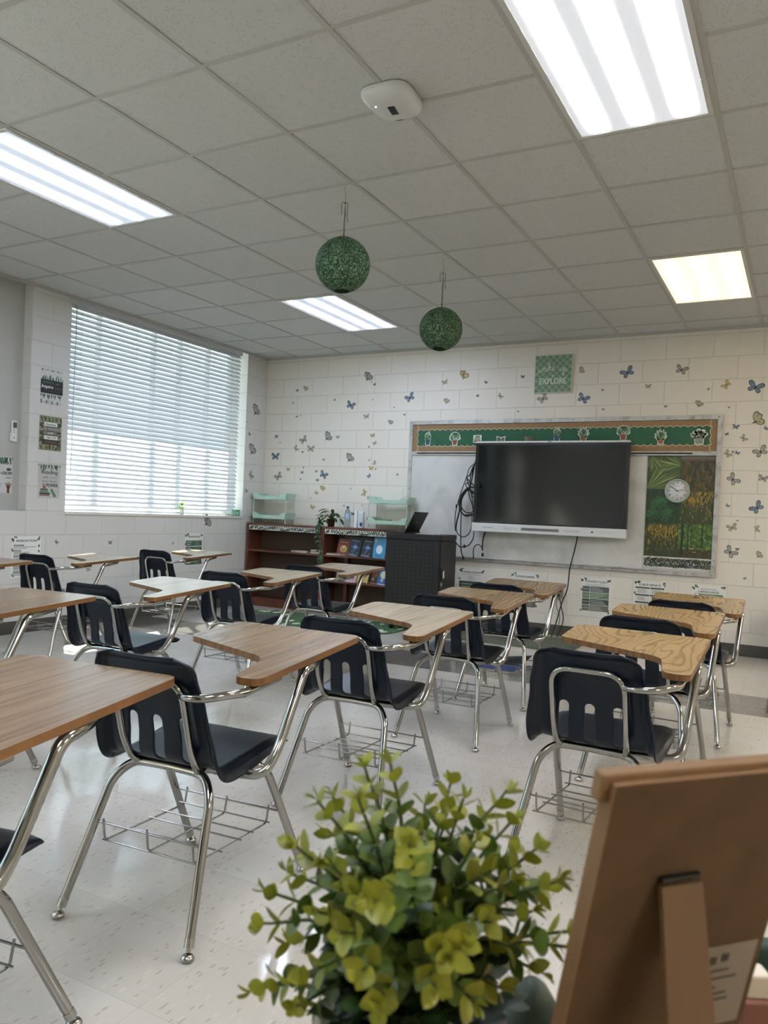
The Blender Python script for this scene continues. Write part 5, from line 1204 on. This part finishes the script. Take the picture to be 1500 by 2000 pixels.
# ---------------------------------------------------------------- wireless access point
ap = empty('access_point', (-1.640, 3.020, ZC)); tag(ap, 'white dome-shaped wireless unit fixed to the ceiling', 'access point')
pl = roundpoly([(-.118, -.135), (.118, -.135), (.10, .135), (-.10, .135)], [.085]*4, 8); b = MB(); n = len(pl); lay = [(1., 0), (1.01, -.008), (.99, -.022), (.88, -.040), (.62, -.050), (.0, -.054)]
vs = [(x*k, y*k, z) for k, z in lay for x, y in pl]; b.add(vs, [(i*n+j, i*n+(j+1)%n, (i+1)*n+(j+1)%n, (i+1)*n+j) for i in range(len(lay)-1) for j in range(n)], smooth=True)
b.build('shell', mat('glossy_white', 'd8d8d6', .25), ap, recalc=True); Mr = Matrix.Rotation(.15, 4, 'Z')
MB().box(-.014, -.035, -.0550, .016, .030, -.0515, Mr).build('logo_plate', mat('plate_black', '111114', .3), ap)
MB().lathe([(0, 0), (.003, 0), (.003, .001), (0, .001)], (-.055, -.055, -.0525), 8).build('status_light', mat('led_white', 'ffffff', .3, emit='ffffff', es=8), ap)
s_ = MB(); s_.prism([(.018*math.cos(t), .010*math.sin(t)+.085) for t in [math.pi*k/10 for k in range(11)]]+[(.018*math.cos(t)*.98, .005*math.sin(t)+.085) for t in [math.pi-math.pi*k/10 for k in range(1, 10)]], -.0495, -.045, Mr); s_.build('printed_mark', mat('mark_navy', '1a1a4a', .4), ap)
# ---------------------------------------------------------------- things on the window sill
sp_ = empty('sill_plant', (XL-.005, 6.285, WZ+.004)); tag(sp_, 'little bright green plant in a white pot on the window sill', 'potted plant')
MB().lathe([(0, 0), (.020, 0), (.025, .055), (.022, .055), (.020, .048), (0, .048)], (0, 0, 0), 18).build('pot', M_white, sp_)
fo = MB(); rr = random.Random(5)
for i in range(90):
    d = V((rr.gauss(0, 1), rr.gauss(0, 1), rr.gauss(.3, .9))).normalized(); leaf_mesh(fo, V((0, 0, .085))+d*.018, d, V((.3, .2, 1)), rr.uniform(.018, .030), .012, 0)
fo.build('foliage', leaf_material('lime_leaf', '7fae2c', 'b3d64a'), sp_); MB().tube([(0, 0, .045), (0, 0, .085)], .003, 6).build('stem', P_('5d8a2e'), sp_)
gc = empty('sill_box', (XL-.03, 7.20, WZ+.004)); tag(gc, 'small mint green box at the corner end of the window sill', 'box')
bevel(MB().box(-.03, -.042, 0, .03, .042, .068).build('body', P_('6fae8e'), gc), .004); MB().box(-.031, -.043, .060, .031, .043, .070).box(.0302, -.03, .018, .0308, .015, .052, mi=1).build('lid', [P_('5d9a7a'), P_('bcd9cc')], gc)
# ---------------------------------------------------------------- papers in the basket of the desk below the screen
Lx, Ly, La = -1.625, 4.755, .033; ML = Matrix.Translation((Lx, Ly, 0))@Matrix.Rotation(La, 4, 'Z')
o = MB().box(-.11, -.15, 0, .13, .10, .010).build('workbook', P_('8d8c88')); o.matrix_basis = ML@Matrix.Translation((0, 0, .1905)); tag(o, 'grey workbook lying in the basket of the desk below the screen', 'book')
o = MB().box(-.12, -.16, 0, .10, .02, .012).build('blue_folder', P_('3a4f96', .4)); o.matrix_basis = ML@Matrix.Translation((.01, .0, .2012)); tag(o, 'blue folder in the basket of the desk below the screen', 'folder')
o = MB().add([(0, 0, 0), (.2, 0, .02), (.21, .14, .05), (.01, .14, .02), (0, 0, -.002), (.2, 0, .018), (.21, .14, .048), (.01, .14, .018)], [(0, 1, 2, 3), (7, 6, 5, 4), (0, 4, 5, 1), (1, 5, 6, 2), (2, 6, 7, 3), (3, 7, 4, 0)]); mb_ = MB(); mb_.add([(0, 0, .004), (.2, 0, .022), (.21, .14, .052), (.01, .14, .02), (0, 0, 0), (.2, 0, .018), (.21, .14, .048), (.01, .14, .016)], [(0, 1, 2, 3), (7, 6, 5, 4), (0, 4, 5, 1), (1, 5, 6, 2), (2, 6, 7, 3), (3, 7, 4, 0)])
o = mb_.build('dark_folder', P_('2b2d33', .4)); o.matrix_basis = ML@Matrix.Translation((-.06, -.05, .2135)); tag(o, 'dark folder with a lifted corner on top of the blue one in the basket', 'folder')
# the black object cut off by the view edge stands by the far wall
bn = empty('waste_bin', (-.09, 7.42, 0)); tag(bn, 'black tapered bin by the board wall, only its rim edge showing at the view edge', 'bin')
MB().lathe([(0, .003), (.10, 0), (.152, .47), (.158, .478), (.158, .49), (.148, .49), (.145, .47), (.095, .01), (0, .01)], (0, 0, 0), 32).build('body', M_black, bn)
# ---------------------------------------------------------------- the desk the camera stands on
TZ = .750
td = empty('teacher_desk', (0, 0, 0), math.radians(28.5)); tag(td, 'desk under the green plant and the wooden stand, out of view', 'desk')
bevel(MB().box(-.72, -.42, TZ-.03, .55, .545, TZ).build('top', M_mid, td), .004)
for x in (-.67, .48):
    for y in (-.37, .47): MB().box(x, y, 0, x+.045, y+.045, TZ-.03).build('leg', M_black, td)
# ---- eucalyptus plant
pc_ = atd(800, 2000, .45); base = V((pc_.x, pc_.y, TZ))
ep = empty('eucalyptus_plant', base); tag(ep, 'bushy green artificial plant with yellow tipped round leaves, in a pot', 'potted plant')
MB().lathe([(0, .0), (.040, 0), (.052, .066), (.056, .070), (.056, .076), (.050, .076), (.046, .066), (0, .064)], (0, 0, 0), 32).build('pot', mat('cream_pot', 'cfc4b2', .5), ep)
rr = random.Random(21); stm = MB(); old = MB(); dark_l = []
root = V((0, 0, .066))
tips = [(490,1935,.45),(513,1803,.44),(520,1738,.46),(562,1702,.47),(573,1648,.43),(620,1563,.45),(650,1556,.48),(712,1497,.46),(762,1487,.47),(700,1560,.42),(880,1530,.49),(905,1560,.46),(990,1543,.48),(1003,1598,.46),(1050,1655,.47),(1095,1718,.46),(1080,1735,.50),(1135,1815,.45),(1130,1850,.43),(578,1965,.42),(600,1900,.40),(650,1690,.43),(720,1640,.45),(800,1650,.38),(820,1625,.44),(870,1600,.46),(930,1640,.43),(960,1700,.42),(1000,1720,.44),(730,1760,.37),(690,1740,.40),(660,1820,.38),(770,1800,.42),(860,1760,.43),(900,1840,.38),(880,1870,.37),(960,1800,.40),(1010,1850,.42),(700,1900,.37),(740,1960,.37),(930,1960,.38),(850,1930,.37),(780,1720,.41),(1040,1780,.44),(620,1780,.42),(640,1620,.49),(830,1570,.50),(950,1600,.50),(1000,1660,.50),(690,1660,.50),(760,1590,.49),(560,1840,.47),(1060,1900,.45),(980,1930,.41),(620,1960,.44),(545,1925,.42)]
for (x, y, d) in tips:
    T_ = atd(x, y, d)-base; mid = root+(T_-root)*.5+V((0, 0, .02+.012*rr.random())); P = cat([root+V((rr.uniform(-.02, .02), rr.uniform(-.02, .02), 0)), mid, T_], 10); n = len(P)
    stm.tube(P, [.0017*(1-.55*i/n) for i in range(n)], 6)
    L = sum((P[i+1]-P[i]).length for i in range(n-1)); s_ = L*.28; ph0 = rr.uniform(0, 3.14); k = 0; acc = 0
    step = .0125; nxt = L*.30
    for i in range(n-1):
        seg = (P[i+1]-P[i]).length
        while nxt < acc+seg:
            f = nxt/L; p = P[i].lerp(P[i+1], (nxt-acc)/seg); t = (P[i+1]-P[i]).normalized(); o1 = t.orthogonal().normalized(); o2 = t.cross(o1)
            a = ph0+k*1.57; sz = .0172*(1.28-.78*f)+.0015; mi = 2 if f > .84 else (1 if f > .60+rr.uniform(-.16, .1) else 0)
            for sg_ in (1, -1):
                d_ = (o1*math.cos(a)+o2*math.sin(a))*sg_+t*(.45+.5*f)
                leaf_mesh(old, p, d_, t, sz*rr.uniform(1.0, 1.3), sz*rr.uniform(.80, .98), .18, mi, rr.uniform(-.1, .25))
            k += 1; nxt += step*(1.15-.45*f)*rr.uniform(.85, 1.2)
        acc += seg
    for q_ in range(3): a = rr.uniform(0, 6.28); tt = (P[-1]-P[-2]).normalized(); o1 = tt.orthogonal().normalized(); leaf_mesh(old, P[-1], tt+(o1*math.cos(a)+tt.cross(o1)*math.sin(a))*.5, o1, .0085, .0055, .3, 2)
for i in range(120):
    a = rr.uniform(0, 6.28); e = rr.uniform(-.1, 1.2); r_ = rr.uniform(.02, .055); p = V((math.cos(a)*math.cos(e)*r_, math.sin(a)*math.cos(e)*r_, .078+math.sin(e)*r_*.9)); leaf_mesh(old, p, p-root+V((rr.uniform(-.02, .02),)*3), V((0, 0, 1)), .020, .017, .2, 0)
stm.build('stem', P_('3c4a22'), ep); old.build('foliage', [leaf_material('eucalyptus_dark', '253f21', '3b5529', 60, .4, .2), leaf_material('eucalyptus_mid', '4d6629', '627730', 60, .4, .2), leaf_material('eucalyptus_tip', '7f882b', '999a35', 60, .4, .25)], ep)
# ---- back of an easel stand
fa = .85; hx_ = V((math.cos(fa), math.sin(fa), 0)); nn = V((-math.sin(fa), math.cos(fa), 0)); th = .235; dn = nn*math.sin(th)-V((0, 0, 1))*math.cos(th); P0 = atd(1204, 1537, .36); ln = (P0.z-TZ)/-dn.z
nf = hx_.cross(dn).normalized()
if nf.dot(nn) > 0: nf = -nf           # towards the camera
MF = Matrix(((hx_.x, dn.x, nf.x, P0.x), (hx_.y, dn.y, nf.y, P0.y), (hx_.z, dn.z, nf.z, P0.z), (0, 0, 0, 1)))
M_mdf = mat('mdf_board', '5e462f', .75, spec=.25); t = NT(M_mdf); n_ = t.n('ShaderNodeTexNoise', {'Vector': t.coord(), 'Scale': 30., 'Detail': 5.}); t.l(t.ramp(n_.outputs[0], [(.3, '4d3c2b'), (.7, '5d4935')]), t.b.inputs['Base Color'])
M_mdfe = mat('mdf_cut_edge', '7f6245', .6)
es = empty('easel_stand', (0, 0, 0)); es.matrix_basis = MF; tag(es, 'back of a brown board stand with a prop leg, beside the plant', 'easel')
FW = .118
bk = MB().box(0, 0, -.003, FW, ln-.004, 0, mi=0); bk.box(-.0004, -.0004, -.0034, FW+.0004, 0, .0002, mi=1); bk.box(-.0006, 0, -.0034, 0, ln-.004, .0002, mi=1); bk.build('back_board', [M_mdf, M_mdfe], es)
bevel(MB().box(-.0055, -.004, -.0105, FW+.006, .010, -.0034).build('top_ledge', M_mdfe, es), .001)
MB().box(.0, .0, -.010, FW, ln-.004, -.0032).build('front_frame', M_mdfe, es)
hl = V((.040, .052, .0006)); lw0, lw1 = .025, .034
drop = ln-.054
foot = nf*0
lgm = MB(); z1 = .085; A = [(.040, .056, .001), (.064, .056, .001), (.066, ln-.006, z1), (.034, ln-.006, z1)]
# the prop leg swings out from the hinge and its foot rests on the desk
tgt = None
def on_desk(u_, z_out):
    # distance along the board at which a point z_out off the board touches the desk top
    return (P0.z+nf.z*z_out-TZ)/-dn.z
z1 = .075; vv = on_desk(0, z1)
A = [(.036, .056, .0012), (.061, .056, .0012), (.065, vv-.004, z1), (.032, vv-.004, z1)]
lgm.add([*A, *[(a, b-.0006, c+.003) for a, b, c in A]], [(0, 1, 2, 3), (7, 6, 5, 4), (0, 4, 5, 1), (1, 5, 6, 2), (2, 6, 7, 3), (3, 7, 4, 0)])
bevel(lgm.build('prop_leg', mat('mdf_leg', '684f37', .7), es), .0004)
bevel(MB().box(.0365, .0515, .0002, .0600, .0545, .0032).build('hinge', M_black, es), .0005)
s = Sheet(.040, .052, P_('857d74', .6), th=.0003); s.rect(.009, .041, .014, .046, P_('37322f')); s.rect(.017, .042, .022, .047, P_('37322f'))
for i, (a, b, c) in enumerate(((.004, .024, .036), (.004, .030, .031), (.004, .018, .025), (.004, .026, .021), (.004, .028, .017), (.004, .008, .012), (.004, .022, .007), (.004, .018, .003))): s.rect(a, c, b, c+.0014, P_('37322f'))
s.place('paper_label', 'B', 0, 0, parent=es, M=Matrix.Translation((.0735, .1530, .0004))@Matrix.Scale(-1, 4, (0, 1, 0)))
# ---- small things on the desk edge, cut off by the frame of the view
e0 = atd(1037, 1985, .515); pw = MB(); pw.lathe([(0, 0), (.013, .001), (.0185, .012), (.0195, .026), (.0185, .040), (.015, .053), (.009, .062), (.004, .066), (0, .067)], (0, 0, 0), 28); o = pw.build('stone_egg', mat('dark_green_matte', '2c3d33', .55)); o.location = (e0.x, e0.y, TZ); o.scale = (1, 1, 1); tag(o, 'dark green egg-shaped ornament between the plant and the stand', 'ornament')
g0 = atd(1450, 1957, .50); rz_ = math.radians(28.5); hb_ = g0.z-TZ; MR = Matrix.Translation((g0.x, g0.y, 0))@Matrix.Rotation(rz_, 4, 'Z')
bx1 = bevel(MB().box(0, 0, TZ-g0.z, .07, .022, 0).build('wooden_block', mat('rose_wood', '7a5348', .5)), .0015); bx1.matrix_basis = MR@Matrix.Translation((0, 0, g0.z)); tag(bx1, 'rose brown block beside the easel stand, cut off by the view corner', 'block')
er = bevel(MB().box(.004, .003, 0, .020, .019, .0150).build('white_eraser', mat('eraser_cream', 'd8cfbf', .6)), .0015); er.matrix_basis = MR@Matrix.Translation((0, 0, g0.z)); tag(er, 'small cream cube resting on the rose brown block', 'cube')
g1 = bevel(MB().box(.002, .026, TZ-g0.z, .06, .040, .022).build('pencil_box', mat('dark_teal', '1f3a36', .5)), .002); g1.matrix_basis = MR@Matrix.Translation((0, 0, g0.z)); tag(g1, 'dark teal box behind the cream cube at the view edge', 'box')
